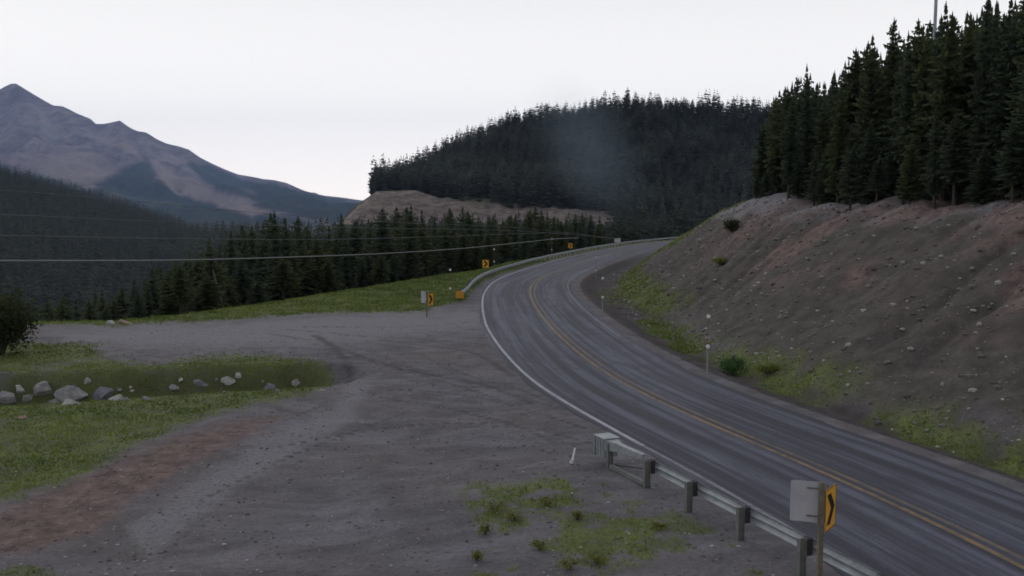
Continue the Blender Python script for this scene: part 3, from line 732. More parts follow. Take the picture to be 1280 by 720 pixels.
# forests: what is past counting ---------------------------------------------
def r_pw(k): return (0.45, 0.62, 0.5, 0.75, 0.4)[k % 5]
def far_template(seed, rows, nb):
    V, T, tn = crown_mesh('', 10.0, 0.8, 1.9, rows, nb, seed, None, 1, 0.45, 0.0, 1.75, r_pw(seed))
    return V, T, tn
def forest(name, label, P, H, Wd, temps, m, tone_lo=0.0, tone_hi=1.0):
    Vs, Ts, tns, off = [], [], [], 0
    which = RNG.integers(0, len(temps), len(P)); ang = RNG.uniform(0, 6.28, len(P)); tt = RNG.uniform(tone_lo, tone_hi, len(P))
    for k, (V, T, tn) in enumerate(temps):
        s = which == k; N = s.sum()
        if not N: continue
        ca, sa = np.cos(ang[s])[:, None], np.sin(ang[s])[:, None]; w = Wd[s][:, None]
        X = (V[None, :, 0] * ca - V[None, :, 1] * sa) * w + P[s, 0][:, None]; Y = (V[None, :, 0] * sa + V[None, :, 1] * ca) * w + P[s, 1][:, None]
        Z = V[None, :, 2] * (H[s] / 10.0)[:, None] + P[s, 2][:, None]
        Vs.append(np.stack([X, Y, Z], -1).reshape(-1, 3)); Ts.append((T[None] + (np.arange(N) * len(V))[:, None, None] + off).reshape(-1, 3)); off += N * len(V)
        tns.append((tn[None] * 0.45 + tt[s][:, None] * 0.55).ravel())
    me = mesh_np(name, np.vstack(Vs), np.vstack(Ts), m, False, dict(tone=np.concatenate(tns)))
    return tag(new_obj(name, me), label, 'forest', kind='stuff')
TM = [far_template(300 + i, 17, 7) for i in range(5)]; TF = [far_template(320 + i, 10, 5) for i in range(3)]
def scatter(u0, u1, y0, y1, sp):
    out = []
    y = y0
    while y < y1:
        xs = np.arange((u0 - 640) / F_PX * y, (u1 - 640) / F_PX * y, sp)
        out.append(np.c_[xs + RNG.uniform(-0.45, 0.45, len(xs)) * sp, y + RNG.uniform(-0.45, 0.45, len(xs)) * sp]); y += sp
    return np.vstack(out)
# wooded hill
P = scatter(425, 1120, 352, 585, 3.9); uu = 640 + F_PX * P[:, 0] / P[:, 1]
clear = np.exp(-(((uu - 595) / 24) ** 2 + ((P[:, 1] - 362) / 9) ** 2)) > 0.4
bare = (uu < 560) & (P[:, 1] < 352 + interp(uu, [(466, 40), (490, 26), (520, 10), (545, 0)]))
ok = ~clear & ~bare & (uu > 466) & (RNG.uniform(size=len(P)) < 0.93)
P = P[ok]; z = height(P[:, 0], P[:, 1]); H = RNG.uniform(6.5, 14.0, len(P)) * (0.6 + 0.75 * vnoise(P[:, 0] * 0.05, P[:, 1] * 0.05, 5))
Wd = RNG.uniform(0.85, 1.35, len(P)) * (0.60 + 0.05 * H)
P2 = scatter(770, 1120, 200, 350, 4.5); uu = 640 + F_PX * P2[:, 0] / P2[:, 1]
ok = (lookup(RE, P2[:, 0], P2[:, 1]) > 6); P2 = P2[ok]; z2 = height(P2[:, 0], P2[:, 1]); H2 = RNG.uniform(8, 14, len(P2)); 
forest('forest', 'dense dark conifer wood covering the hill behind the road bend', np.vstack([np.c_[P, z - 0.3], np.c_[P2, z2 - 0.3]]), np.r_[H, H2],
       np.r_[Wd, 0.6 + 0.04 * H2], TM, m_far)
# back of the valley and slopes
P = scatter(225, 800, 120, 330, 5.0); ee = lookup(RE, P[:, 0], P[:, 1]); uu = 640 + F_PX * P[:, 0] / P[:, 1]
P = P[(ee > 42)]; uu = 640 + F_PX * P[:, 0] / P[:, 1]; z = height(P[:, 0], P[:, 1])
H = EYE + (260 - (interp(uu, VTOP) + RNG.uniform(4, 40, len(P)))) / F_PX * P[:, 1] - z; k = (H > 3) ; P, z, H = P[k], z[k], np.clip(H[k], 4, 19)
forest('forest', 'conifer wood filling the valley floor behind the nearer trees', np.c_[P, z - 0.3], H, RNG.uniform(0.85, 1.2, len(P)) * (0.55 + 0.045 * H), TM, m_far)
P = scatter(-420, 330, 265, 985, 5.6); z = height(P[:, 0], P[:, 1]); uu = 640 + F_PX * P[:, 0] / P[:, 1]
bald = (vnoise(P[:, 0] * 0.012, P[:, 1] * 0.012, 8) > 0.86)
k = ~bald & (RNG.uniform(size=len(P)) < 0.93); P, z = P[k], z[k]
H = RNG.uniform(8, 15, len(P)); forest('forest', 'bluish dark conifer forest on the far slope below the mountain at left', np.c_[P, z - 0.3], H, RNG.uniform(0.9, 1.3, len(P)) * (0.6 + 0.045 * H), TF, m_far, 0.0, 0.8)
# depth of the stand on the bank
P = []
for off in np.arange(29.5, 62, 3.0):
    for u in np.arange(960, 1450, 10):
        x, y = bank_point(u + RNG.uniform(-6, 6), off + RNG.uniform(-1, 1)); P.append((x, y))
P = np.array(P); z = height(P[:, 0], P[:, 1]); uu = 640 + F_PX * P[:, 0] / P[:, 1]
H = EYE + (260 - (interp(uu, SKY_R) + RNG.uniform(4, 45, len(P)))) / F_PX * P[:, 1] - z; k = H > 3
P, z, H = P[k], z[k], np.clip(H[k], 3, 24)
forest('forest', 'shaded depth of the conifer stand behind the cut bank trees', np.c_[P, z - 0.3], H, RNG.uniform(0.8, 1.2, len(P)) * (0.5 + 0.04 * H), TM, m_far)

# ================================================================== GUARDRAILS
m_galv = simple('galvanised_steel', (0.40, 0.435, 0.455), 0.35, 3.5, 0.55, 0.5, 0.25, bump=0.05)
m_galv2 = simple('weathered_steel_post', (0.235, 0.245, 0.225), 0.4, 5.0, 0.7, 0.4, 0.15)
m_block = simple('dark_block', (0.075, 0.065, 0.075), 0.4, 6.0, 0.9, 0.2)
m_wood = simple('weathered_timber', (0.22, 0.19, 0.135), 0.45, 9.0, 0.9, 0.2, col2=(0.13, 0.11, 0.085))
WPROF = [(0.0, -0.156), (0.012, -0.145), (0.075, -0.105), (0.083, -0.078), (0.075, -0.05), (0.012, -0.02), (0.005, 0.0),
         (0.012, 0.02), (0.075, 0.05), (0.083, 0.078), (0.075, 0.105), (0.012, 0.145), (0.0, 0.156)]
def w_beam(P, N, zc, side, zfun=None):
    """corrugated rail along path P; N points towards the road"""
    mb = MB(); prof = WPROF + [(x - 0.006, z) for x, z in reversed(WPROF)]; k = len(prof)
    for p, nn in zip(P, N):
        g = zc + (zfun(p) if zfun else 0)
        mb.v += [(p[0] + nn[0] * x * side, p[1] + nn[1] * x * side, g + z) for x, z in prof]
    for i in range(len(P) - 1):
        for j in range(k):
            a = i * k + j; b = i * k + (j + 1) % k; mb.f.append((a, b, b + k, a + k))
    return mb
def post_mb(x, y, z, rz, h=0.78):
    R = Matrix.Rotation(rz, 3, 'Z'); mb = MB()
    mb.box((0, 0, h / 2 - 0.2), (0.012, 0.14, h + 0.4))
    for s in (-1, 1): mb.box((0, s * 0.0755, h / 2 - 0.2), (0.10, 0.011, h + 0.4))
    mb.v = [tuple(R @ Vector(v) + Vector((x, y, z))) for v in mb.v]; return mb
NR = [(2.62, 23.75), (3.36, 22.05), (4.06, 20.28), (4.80, 18.5), (5.52, 16.72), (6.22, 14.95), (6.9, 13.15), (7.5, 11.3), (8.05, 9.45), (8.5, 7.6), (8.9, 5.7)]
gr = thing('guardrail', 'galvanised guardrail with boxed end terminal beside the near chevron sign', 'guardrail')
pn, _ = spline(NR, 0.5); nn_ = normals2(pn[::-1])[::-1]        # towards the road
nn_ = np.where((nn_[:, :1] < 0), -nn_, nn_)
fz = lambda p: gz(p[0], p[1])
railp = pn + nn_ * 0.20
w_beam(railp[3:], nn_[3:], 0.57, 1.0, lambda p: 0.0).build('rail', m_galv, gr, smooth_=True)
for i, (x, y) in enumerate(NR):
    j = int(np.argmin((pn[:, 0] - x) ** 2 + (pn[:, 1] - y) ** 2)); nv = nn_[j]; rz = math.atan2(nv[1], nv[0]) - math.pi / 2
    po = post_mb(x, y, gz(x, y), rz, 0.74 - gz(x, y)).build('post', m_galv2, gr)
    if i > 0:
        R = Matrix.Rotation(rz, 3, 'Z')
        b = MB().box((x + nv[0] * 0.14, y + nv[1] * 0.14, 0.57), (0.15, 0.115, 0.34), R).build('spacer_block', m_block, gr, bevel=0.008)
        bt = MB(); bt.box((x + nv[0] * 0.292, y + nv[1] * 0.292, 0.57), (0.035, 0.02, 0.035), R).build('bolt', m_galv2, gr)
# end terminal: boxed impact head, tapering chute, ground strut
p0, p1 = Vector((*NR[0], 0)), Vector((*NR[1], 0)); dv = (p1 - p0).normalized(); nv = Vector((*nn_[0], 0))
rz = math.atan2(dv.y, dv.x)
R = Matrix.Rotation(rz, 3, 'Z'); base = p0 + nv * 0.10
hd = MB()
hd.box(base - dv * 0.34 + Vector((0, 0, 0.56)), (0.50, 0.40, 0.50), R)
ho = hd.build('terminal_head', m_galv, gr, bevel=0.012)
rb = MB()
for k in (-0.17, -0.02, 0.13):
    rb.box(base - dv * (0.34 + k) - nv * 0.212 + Vector((0, 0, 0.56)), (0.035, 0.025, 0.52), R)
rb.box(base - dv * 0.605 + Vector((0, 0, 0.56)), (0.03, 0.50, 0.56), R)
rb.box(base - dv * 0.36 + Vector((0, 0, 0.825)), (0.58, 0.50, 0.022), R)
rb.build('rib', m_galv, ho)
ch = MB(); V = []
STA = ((-0.10, 0.40, 0.50, 0.80), (0.30, 0.16, 0.55, 0.775), (1.32, 0.12, 0.60, 0.735))
for f, w, z0, z1 in STA:
    c0 = base + dv * f + nv * 0.10 * max(f, 0)
    V += [c0 - nv * w / 2 + Vector((0, 0, z0)), c0 + nv * w / 2 + Vector((0, 0, z0)), c0 + nv * w / 2 + Vector((0, 0, z1)), c0 - nv * w / 2 + Vector((0, 0, z1))]
FF = [(0, 1, 2, 3), (11, 10, 9, 8)]
for k in (0, 4): FF += [(k, k + 4, k + 5, k + 1), (k + 1, k + 5, k + 6, k + 2), (k + 2, k + 6, k + 7, k + 3), (k + 3, k + 7, k + 4, k)]
ch.add(V, FF)
ch.build('terminal_chute', m_galv, gr, bevel=0.01)
st = MB(); st.box((p0 + p1) / 2 + Vector((0, 0, 0.13)) - nv * 0.02, (1.66, 0.10, 0.10), R); st.build('ground_strut', m_galv2, gr)
cb = MB(); cb.tube([p0 + Vector((0, 0, 0.12)) + nv * 0.09, p1 + Vector((0, 0, 0.5)) + nv * 0.09], 0.014, 6); cb.build('anchor_cable', m_block, gr)

# long guardrail round the outside of the bend
fr = thing('guardrail', 'long galvanised guardrail curving round the outside of the bend', 'guardrail')
sel = [i for i in range(len(CL)) if CL[i, 1] > 67.4 and CL[i, 0] < 66]
fp, fn = CL[sel] - CN[sel] * 5.45, CN[sel]
fp[:6] -= fn[:6] * np.linspace(0.35, 0, 6)[:, None]
w_beam(fp + fn * 0.2, fn, 0.55, 1.0).build('rail', m_galv, fr, smooth_=True)
ln = np.r_[0, np.cumsum(np.linalg.norm(np.diff(fp, axis=0), axis=1))]
bolts = []
for k, s in enumerate(np.arange(0.3, ln[-1], 1.905)):
    i = int(np.searchsorted(ln, s)); i = min(i, len(fp) - 1); x, y = fp[i]; nv = fn[i]; rz = math.atan2(nv[1], nv[0]) - math.pi / 2
    z = gz(x, y)
    post_mb(x, y, z, rz, 0.72 - z).build('post', m_galv2, fr)
    if k < 34:
        MB().box((x + nv[0] * 0.14, y + nv[1] * 0.14, 0.55), (0.15, 0.115, 0.34), Matrix.Rotation(rz, 3, 'Z')).build('spacer_block', m_block, fr)
# end piece with an orange-yellow marker board
m_mark = mat('marker_face', 0.5, 0.4)
mk, tk, bk = m_mark; n = NB(tk)
co = n.coords('Object'); sp = n.node('ShaderNodeSeparateXYZ'); n.link(co, sp.inputs[0])
dg = n.math('FRACT', n.math('MULTIPLY', n.math('ADD', sp.outputs[0], sp.outputs[2]), 4.2))
n.link(n.mix(n.ramp(dg, [(0.42, 0.0), (0.47, 1.0)]), (0.72, 0.33, 0.025), (0.55, 0.24, 0.02)), bk.inputs['Base Color'])
hx, hy = fp[0]; nv = Vector((*fn[0], 0)); dv = Vector((fp[1][0] - fp[0][0], fp[1][1] - fp[0][1], 0)).normalized()
R = Matrix.Rotation(math.atan2(dv.y, dv.x), 3, 'Z')
hh = MB().box(Vector((hx, hy, 0.55)) + nv * 0.2 - dv * 0.25, (0.5, 0.42, 0.46), R).build('terminal_head', m_galv2, fr, bevel=0.022)
mo = MB().box((0, 0, 0), (0.60, 0.02, 0.50)).build('marker_board', mk, fr)
mo.location = Vector((hx, hy, 0.56)) + nv * 0.2 - dv * 0.525; mo.rotation_euler = (0, 0, math.atan2(dv.y, dv.x) - math.pi / 2)
mo['label'] = 'orange yellow striped marker board on the end of the rail'

# ================================================================== SIGNS
def flat(name, col, rough=0.5): return simple(name, col, 0.12, 3.0, rough, 0.4)
m_yellow = flat('sign_yellow', (0.95, 0.47, 0.035), 0.45)
m_black = flat('sign_black', (0.012, 0.011, 0.012), 0.5)
m_alu = simple('bare_aluminium', (0.50, 0.495, 0.51), 0.18, 2.2, 0.6, 0.4, 0.1)
m_white = flat('sign_white', (0.62, 0.62, 0.63))
def rounded(w, h, r=0.04, k=4):
    pts = []
    for cx, cz, a0 in ((w / 2 - r, h / 2 - r, 0), (-w / 2 + r, h / 2 - r, 90), (-w / 2 + r, -h / 2 + r, 180), (w / 2 - r, -h / 2 + r, 270)):
        for i in range(k + 1):
            a = math.radians(a0 + 90 * i / k); pts.append((cx + r * math.cos(a), cz + r * math.sin(a)))
    return pts
def chevron_panel(parent, centre, yaw, w=0.61, h=0.76, name='chevron_panel'):
    """panel whose front looks along local -y turned by yaw; chevron points to the viewer's right"""
    M = Matrix.Translation(centre) @ Matrix.Rotation(yaw, 4, 'Z')
    p = MB().prism(rounded(w, h), 0.004, Matrix.Identity(4)).build(name, m_yellow, parent); p.matrix_local = M
    bd = MB(); o = rounded(w - 0.016, h - 0.016, 0.035); i_ = rounded(w - 0.05, h - 0.05, 0.025); k = len(o)
    bd.add([(x, -0.002, z) for x, z in o] + [(x, -0.002, z) for x, z in i_], [(j, (j + 1) % k, (j + 1) % k + k, j + k) for j in range(k)])
    bd.build('border', m_black, p)
    s = 1.0
    cv = [(-w * 0.36, h * 0.36), (-w * 0.02, h * 0.36), (w * 0.36, 0), (-w * 0.02, -h * 0.36), (-w * 0.36, -h * 0.36), (w * 0.02, 0)]
    c = MB(); c.add([(x, -0.0022, z) for x, z in cv], [(0, 1, 2, 5), (5, 2, 3, 4)]); c.build('chevron', m_black, p)
    return p
def blank_back(parent, centre, yaw, w=0.61, h=0.76):
    M = Matrix.Translation(centre) @ Matrix.Rotation(yaw, 4, 'Z')
    p = MB().prism(rounded(w, h), 0.004, Matrix.Identity(4)).build('panel_back', m_alu, parent); p.matrix_local = M
    for z in (h * 0.34, -h * 0.34): MB().box((w * 0.22, -0.010, z), (w * 0.5, 0.018, 0.03)).build('bracket', m_galv2, p)
    # its road face, seen from the far side
    f = MB(); cv = [(-w * 0.36, h * 0.36), (w * 0.02, h * 0.36), (w * 0.36, 0), (w * 0.02, -h * 0.36), (-w * 0.36, -h * 0.36), (-w * 0.02, 0)]
    f.prism(rounded(w - 0.01, h - 0.01), 0.002, Matrix.Translation((0, 0.0045, 0))); f.build('sign_face', m_yellow, p)
    return p
def double_chevron(x, y, zc, label, yawA, yawB, group):
    e = thing('chevron_sign', label, 'road sign', (x, y, gz(x, y)), 0, group)
    z = zc - gz(x, y)
    MB().box((0, 0, (z + 0.42) / 2 - 0.2), (0.085, 0.10, z + 0.82)).build('post', m_wood, e, bevel=0.006)
    a = Vector((math.cos(yawB), math.sin(yawB), 0)); nb = Vector((-math.sin(yawB), math.cos(yawB), 0))
    blank_back(e, Vector((0, 0, z + 0.02)) + nb * 0.072 - a * 0.235, yawB)
    a = Vector((math.cos(yawA), math.sin(yawA), 0)); na = Vector((-math.sin(yawA), math.cos(yawA), 0))
    chevron_panel(e, Vector((0, 0, z - 0.13)) + a * 0.33 - na * 0.065, yawA, 0.61, 0.80)
    return e
CG = 'chevron signs along the bend'
double_chevron(5.60, 15.95, 1.645, 'timber post with grey panel back and a black on yellow chevron beside the near guardrail', math.radians(53), math.radians(-17), CG)
double_chevron(-5.52, 58.2, 1.22, 'small chevron sign with grey panel back at the edge of the gravel before the grass', math.radians(58), math.radians(-35), CG)
def single_chevron(px, d, zc, yaw, label):
    x = (px - 640) / F_PX * d; g = gz(x, d)
    e = thing('chevron_sign', label, 'road sign', (x, d, g), 0, CG); z = zc - g
    MB().box((0, 0, (z + 0.3) / 2 - 0.2), (0.09, 0.09, z + 0.7)).build('post', m_wood, e)
    chevron_panel(e, Vector((0, -0.05, z)), yaw, 0.66, 0.80); return e
single_chevron(607, 91, 1.40, math.radians(8), 'yellow chevron sign standing in the grass behind the long guardrail')
single_chevron(713, 143, 1.05, math.radians(-5), 'farthest yellow chevron sign behind the long guardrail against dark trees')
x, d = (772 - 640) / F_PX * 169, 169.0; g = gz(x, d)
e = thing('road_sign', 'small pale sign above the guardrail at the far end of the bend', 'road sign', (x, d, g))
MB().box((0, 0, (1.1 - g) / 2 - 0.2), (0.10, 0.10, 1.1 - g + 0.5)).build('post', m_alu, e)
p = MB().prism(rounded(1.15, 0.8), 0.02, Matrix.Identity(4)).build('panel', m_white, e); p.location = (-0.05, -0.08, 1.0 - g)

# delineator posts ----------------------------------------------------------
m_orange = simple('faded_orange_pole', (0.26, 0.10, 0.085), 0.3, 6.0, 0.7)
m_post = simple('pale_post', (0.36, 0.37, 0.33), 0.3, 6.0, 0.75)
m_gpost = simple('green_post', (0.15, 0.20, 0.155), 0.3, 6.0, 0.75)
m_refl = simple('reflector', (0.85, 0.85, 0.82), 0.08, 8.0, 0.35, 0.6)
def delineator(px, py, lo, hi, label, mp, x=None, y=None):
    if x is None: x, y, z = hit(px, py)
    z = gz(x, y); e = thing('delineator_post', label, 'marker post', (x, y, z), 0, 'delineator posts along the road')
    pp = MB(); pp.box((0, 0, lo / 2 - 0.1), (0.055, 0.012, lo + 0.3)); pp.box((-0.03, 0.012, lo / 2 - 0.1), (0.008, 0.03, lo + 0.3)); pp.box((0.03, 0.012, lo / 2 - 0.1), (0.008, 0.03, lo + 0.3))
    pp.build('post', mp, e)
    MB().tube([(0, 0.03, lo - 0.3), (0.01, 0.03, hi + 0.05)], [0.017, 0.013], 8).build('snow_pole', m_orange, e)
    for z_ in (lo, hi):
        MB().tube([(0, -0.035, z_), (0, -0.012, z_)], 0.085, 12).build('reflector', m_refl, e)
    return e
delineator(884, 468, 1.19, 2.46, 'nearest delineator post with two white reflectors below the cut bank', m_post)
delineator(753, 396, 1.27, 2.50, 'delineator post with orange snow pole inside the middle of the bend', m_post)
delineator(745, 351, 1.05, 2.38, 'distant thin delineator post by the weed patch inside the bend', m_post)
delineator(563, 381, 1.17, 2.52, 'green delineator post with two white reflectors near the end of the long guardrail', m_gpost)
delineator(0, 0, 1.3, 2.62, 'green delineator post in the grass right of the second chevron', m_gpost, -1.9, 96)
delineator(0, 0, 1.2, 2.75, 'farthest delineator post behind the long guardrail under the bright wire', m_orange, 5.6, 127)

# ================================================================== THE MAST AND THE WIRES
x, y = bank_point(1157.5, 26.5); z = gz(x, y)
e = thing('mast', 'thin pale mast rising above the conifers on the bank', 'mast', (x, y, z))
MB().tube([(0, 0, -0.5), (0, 0, 22)], [0.13, 0.09], 12).build('pole', m_galv, e, smooth_=True)
zz = EYE + (260 - 36.5) / F_PX * y - z
MB().box((-0.30, 0, zz), (0.75, 0.08, 0.09)).build('crossarm', m_block, e)
m_wire = simple('aluminium_cable', (0.25, 0.25, 0.25), 0.1, 2, 0.6, 0.4); m_wire2 = simple('dark_cable', (0.16, 0.16, 0.165), 0.1, 2, 0.6, 0.4)
def wire(pix, d0, d1, r, m, label):
    P = []
    P_, _ = spline(pix, 12.0)
    for u, v in P_:
        f = (u - pix[0][0]) / (pix[-1][0] - pix[0][0])
        y = 1.0 / ((1 - f) / d0 + f / d1)
        P.append(((u - 640) / F_PX * y, y, EYE + (260 - v) / F_PX * y * 1.004))
    o = MB().tube(P, r, 6).build('power_line', m, None, smooth_=True)
    return tag(o, label, 'wire', 'power lines across the valley')
wire([(-260, 326), (0, 325.5), (200, 325), (350, 321.5), (480, 316.5), (580, 310), (650, 303), (700, 298), (735, 297)], 42, 150, 0.058, m_wire, 'thick bright cable sagging across the valley, lowest of the four wires')
wire([(-260, 292), (0, 294), (200, 297.5), (400, 299), (560, 295), (700, 291), (765, 298)], 46, 152, 0.030, m_wire2, 'faint wire directly above the bright cable')
wire([(-260, 262), (0, 268), (160, 275), (320, 281), (480, 285), (640, 288), (780, 299)], 47, 155, 0.026, m_wire2, 'faint wire, second from the top of the four')
wire([(-260, 228), (0, 238), (130, 248), (300, 264), (480, 277), (640, 284), (790, 300)], 48, 158, 0.022, m_wire2, 'faintest wire, topmost of the four across the far slope')

# ================================================================== STONES
m_rock = simple('grey_boulder', (0.37, 0.36, 0.36), 0.55, 2.6, 0.95, 0.15, bump=0.4)
m_rockp = simple('pale_boulder', (0.50, 0.49, 0.455), 0.4, 2.6, 0.95, 0.15, bump=0.4)
m_rockb = simple('bluish_boulder', (0.27, 0.27, 0.31), 0.45, 2.6, 0.95, 0.15, bump=0.4)
m_rockt = simple('tan_boulder', (0.37, 0.27, 0.20), 0.45, 2.6, 0.95, 0.15, bump=0.4)
import bmesh
def rock_mesh(seed, m, sub=3, jag=0.30):
    bm = bmesh.new(); bmesh.ops.create_icosphere(bm, subdivisions=sub, radius=1.0); r = random.Random(seed)
    planes = [(Vector((r.gauss(0, 1), r.gauss(0, 1), r.gauss(0, 1))).normalized(), r.uniform(0.42, 0.80)) for _ in range(15)]
    for v in bm.verts:
        p = v.co.copy()
        for nn, d in planes:
            k = p.dot(nn)
            if k > d: p -= nn * (k - d)
        v.co = p * (1 + r.uniform(-0.02, 0.02))
    me = bpy.data.meshes.new('boulder'); bm.to_mesh(me); bm.free(); me.materials.append(m); return me
DG = 'boulders in the grassy ditch'
rocks = [(7, 495, 26, 16, 0, 'flat grey boulder half cut off by the left picture edge'), (25, 486, 14, 9, 1, 'small pale boulder near the left end of the ditch'),
         (35, 496, 14, 9, 0, 'small dull boulder below the pale one at the left end of the ditch'), (52, 485, 28, 15, 0, 'low grey boulder behind the left group in the ditch'),
         (66, 500, 20, 12, 0, 'grey boulder at the front of the left group'), (92, 491, 36, 19, 0, 'largest grey slab boulder in the ditch'),
         (86, 502, 22, 11, 1, 'pale lower boulder leaning on the largest slab'), (127, 489, 30, 22, 2, 'big bluish boulder right of the largest slab'),
         (144, 496, 17, 15, 1, 'pale upright wedge boulder right of the bluish one'), (157, 498, 13, 9, 0, 'small grey boulder at the right end of the rock group'),
         (109, 477, 9, 11, 1, 'small pale stone standing on the bank behind the two largest boulders'), (184, 498, 14, 8, 0, 'low grey boulder alone right of the rock group'),
         (219, 482, 12, 9, 0, 'small dim boulder left of the two grassy ditch stones'), (248, 478, 17, 13, 2, 'rounded bluish boulder on the ditch side'),
         (284, 477, 16, 10, 1, 'bright pale boulder on the ditch side'), (297, 470, 8, 6, 1, 'tiny pale stone above the bright boulder'),
         (335, 484, 17, 11, 2, 'bluish boulder low in the grass towards the right end of the ditch'), (370, 478, 12, 13, 1, 'pale pointed boulder nearest the right end of the ditch'),
         (403, 487, 8, 5, 1, 'small pale stone at the right tip of the grass island'), (25, 521, 16, 9, 3, 'pinkish flat stone in the grass below the ditch'),
         (157, 402, 20, 8, 3, 'tan flat boulder on the far edge of the gravel'), (140, 403, 14, 5, 1, 'low pale stone left of the tan boulder')]
for i, (px, py, w, h, k, lab) in enumerate(rocks):
    x, y, z = hit(px, py + h * 0.3); s = y / F_PX
    o = new_obj('boulder', rock_mesh(500 + i, (m_rock, m_rockp, m_rockb, m_rockt)[k]))
    o.location = (x, y, z - h * s * 0.05); o.scale = (w * s * 0.68, w * s * 0.46, h * s * 0.84); o.rotation_euler = (random.uniform(-0.25, 0.25), random.uniform(-0.25, 0.25), random.uniform(-0.5, 0.5))
    tag(o, lab, 'boulder', DG if py > 410 else None)
for i in range(16):
    px, py = random.choice(((random.uniform(0, 170), random.uniform(484, 503)), (random.uniform(200, 385), random.uniform(474, 492)))); w = random.uniform(5, 10)
    x, y, z = hit(px, py); s = y / F_PX; o = new_obj('boulder', rock_mesh(560 + i, (m_rock, m_rockb, m_rockp)[i % 3], 2))
    o.location = (x, y, z); o.scale = (w * s * 0.65, w * s * 0.5, w * s * 0.5); o.rotation_euler = (random.uniform(-0.3, 0.3), 0, random.uniform(0, 6))
    tag(o, 'small rubble stone half hidden in the ditch grass between the boulders', 'boulder', DG)
stone_meshes = [rock_mesh(600 + i, m_rockp, 2) for i in range(4)] + [rock_mesh(610, m_rock, 2), rock_mesh(611, m_rockt, 2)]
SG = 'pale stones on the cut bank'
stones = [(1022, 390, 5), (1019, 404, 4), (1062, 466, 5), (1060, 473, 4), (1110, 395, 4), (1107, 408, 4), (1184, 524, 6), (1186, 515, 4), (1211, 513, 5), (1267, 535, 5), (1254, 455, 4),
          (1268, 468, 5), (1253, 500, 5), (1059, 295, 5), (1145, 286, 5), (1185, 282, 4), (1226, 293, 5), (1225, 301, 5), (1074, 324, 4), (1040, 318, 4), (1010, 338, 4), (1130, 330, 4), (1096, 350, 3.5),
          (1160, 372, 3.5), (1200, 350, 4), (1240, 380, 4), (1180, 420, 4), (1128, 440, 4), (1232, 430, 4), (1085, 418, 3.5), (990, 425, 3.5), (975, 395, 3.5), (1264, 331, 4), (1030, 360, 3.5)]
for i, (px, py, w) in enumerate(stones):
    x, y, z = hit(px, py); s = y / F_PX; o = new_obj('stone', stone_meshes[i % 6])
    o.location = (x, y, z + w * s * 0.1); o.scale = (w * s * 0.55, w * s * 0.5, w * s * 0.45); o.rotation_euler = (0, 0, random.uniform(0, 6))
    lab = 'small pale stone low on the cut bank near the grass' if py > 380 else 'small pale stone high on the cut bank below the conifers'
    tag(o, lab, 'stone', SG)
for px, py, w, lab in ((1172, 560, 7, 'white stone on the roadside gravel at the foot of the bank'), (1192, 567, 5, 'small grey stone beside the white one at the foot of the bank'),
                       (890, 685, 8, 'white stone on the gravel left of the near chevron sign'), (715, 618, 5, 'small pale pebble below the white stick'), (474, 678, 5, 'lone pale pebble on the bare gravel lot'),
                       (786, 668, 5, 'pale pebble among the weeds in front of the guardrail')):
    x, y, z = hit(px, py); s = y / F_PX; o = new_obj('stone', stone_meshes[random.randrange(4)]); o.location = (x, y, z + w * s * 0.1)
    o.scale = (w * s * 0.6, w * s * 0.5, w * s * 0.42); tag(o, lab, 'stone')
x, y, z = hit(714, 580)
e = thing('stake', 'short white stake leaning on the gravel left of the guardrail end', 'stake', (x, y, z))
MB().tube([(0, 0, -0.1), (0.11, 0.10, 0.42)], [0.035, 0.026], 8).build('shaft', m_refl, e)
MB().tube([(-0.005, -0.03, 0.02), (0.02, 0.0, 0.11)], [0.05, 0.042], 8).build('base', m_white, e)

# loose stones over the bank and the gravel (past counting)
def loose(name, label, P, size, m):
    n_ = len(P); ico = bmesh.new(); bmesh.ops.create_icosphere(ico, subdivisions=1, radius=1.0)
    V = np.array([v.co for v in ico.verts]); T = np.array([[v.index for v in f.verts] for f in ico.faces]); ico.free()
    V = V * RNG.uniform(0.7, 1.15, (n_, len(V), 1)) * np.c_[RNG.uniform(0.7, 1.3, n_), RNG.uniform(0.7, 1.3, n_), RNG.uniform(0.4, 0.8, n_)][:, None, :] * size[:, None, None]
    V = V + P[:, None, :]
    me = mesh_np(name, V.reshape(-1, 3), (T[None] + (np.arange(n_) * 42 // 42 * V.shape[1])[:, None, None]).reshape(-1, 3), m, False, dict(tone=RNG.uniform(0, 1, n_).repeat(V.shape[1])))
    return tag(new_obj(name, me), label, 'gravel', kind='stuff')
m_loose, tl, bl = mat('loose_stone', 0.95, 0.15); n = NB(tl)
n.link(n.ramp(n.attr('tone'), [(0.0, (0.10, 0.085, 0.078)), (0.7, (0.19, 0.17, 0.16)), (1.0, (0.40, 0.38, 0.35))]), bl.inputs['Base Color'])
bx, by = RNG.uniform(6, 40, 60000), RNG.uniform(18, 120, 60000); tt = lookup(RT, bx, by)
k = (tt > 6.0) & (tt < 20) & (RNG.uniform(size=60000) < 0.35); bx, by = bx[k], by[k]; zz = height(bx, by)
sz = 0.03 + 0.15 * RNG.uniform(size=len(bx)) ** 4
bx2, by2 = RNG.uniform(-22, 9, 40000), RNG.uniform(15.5, 52, 40000); t2 = lookup(RT, bx2, by2); k = (np.abs(t2) > 4.4) & (RNG.uniform(size=40000) < 0.5 * (25 / by2)); bx2, by2 = bx2[k], by2[k]
sz2 = 0.014 + 0.045 * RNG.uniform(size=len(bx2)) ** 5
loose('loose_stones', 'scattered loose stones on the cut bank and gravel', np.c_[np.r_[bx, bx2], np.r_[by, by2], np.r_[zz, height(bx2, by2)]], np.r_[sz, sz2], m_loose)

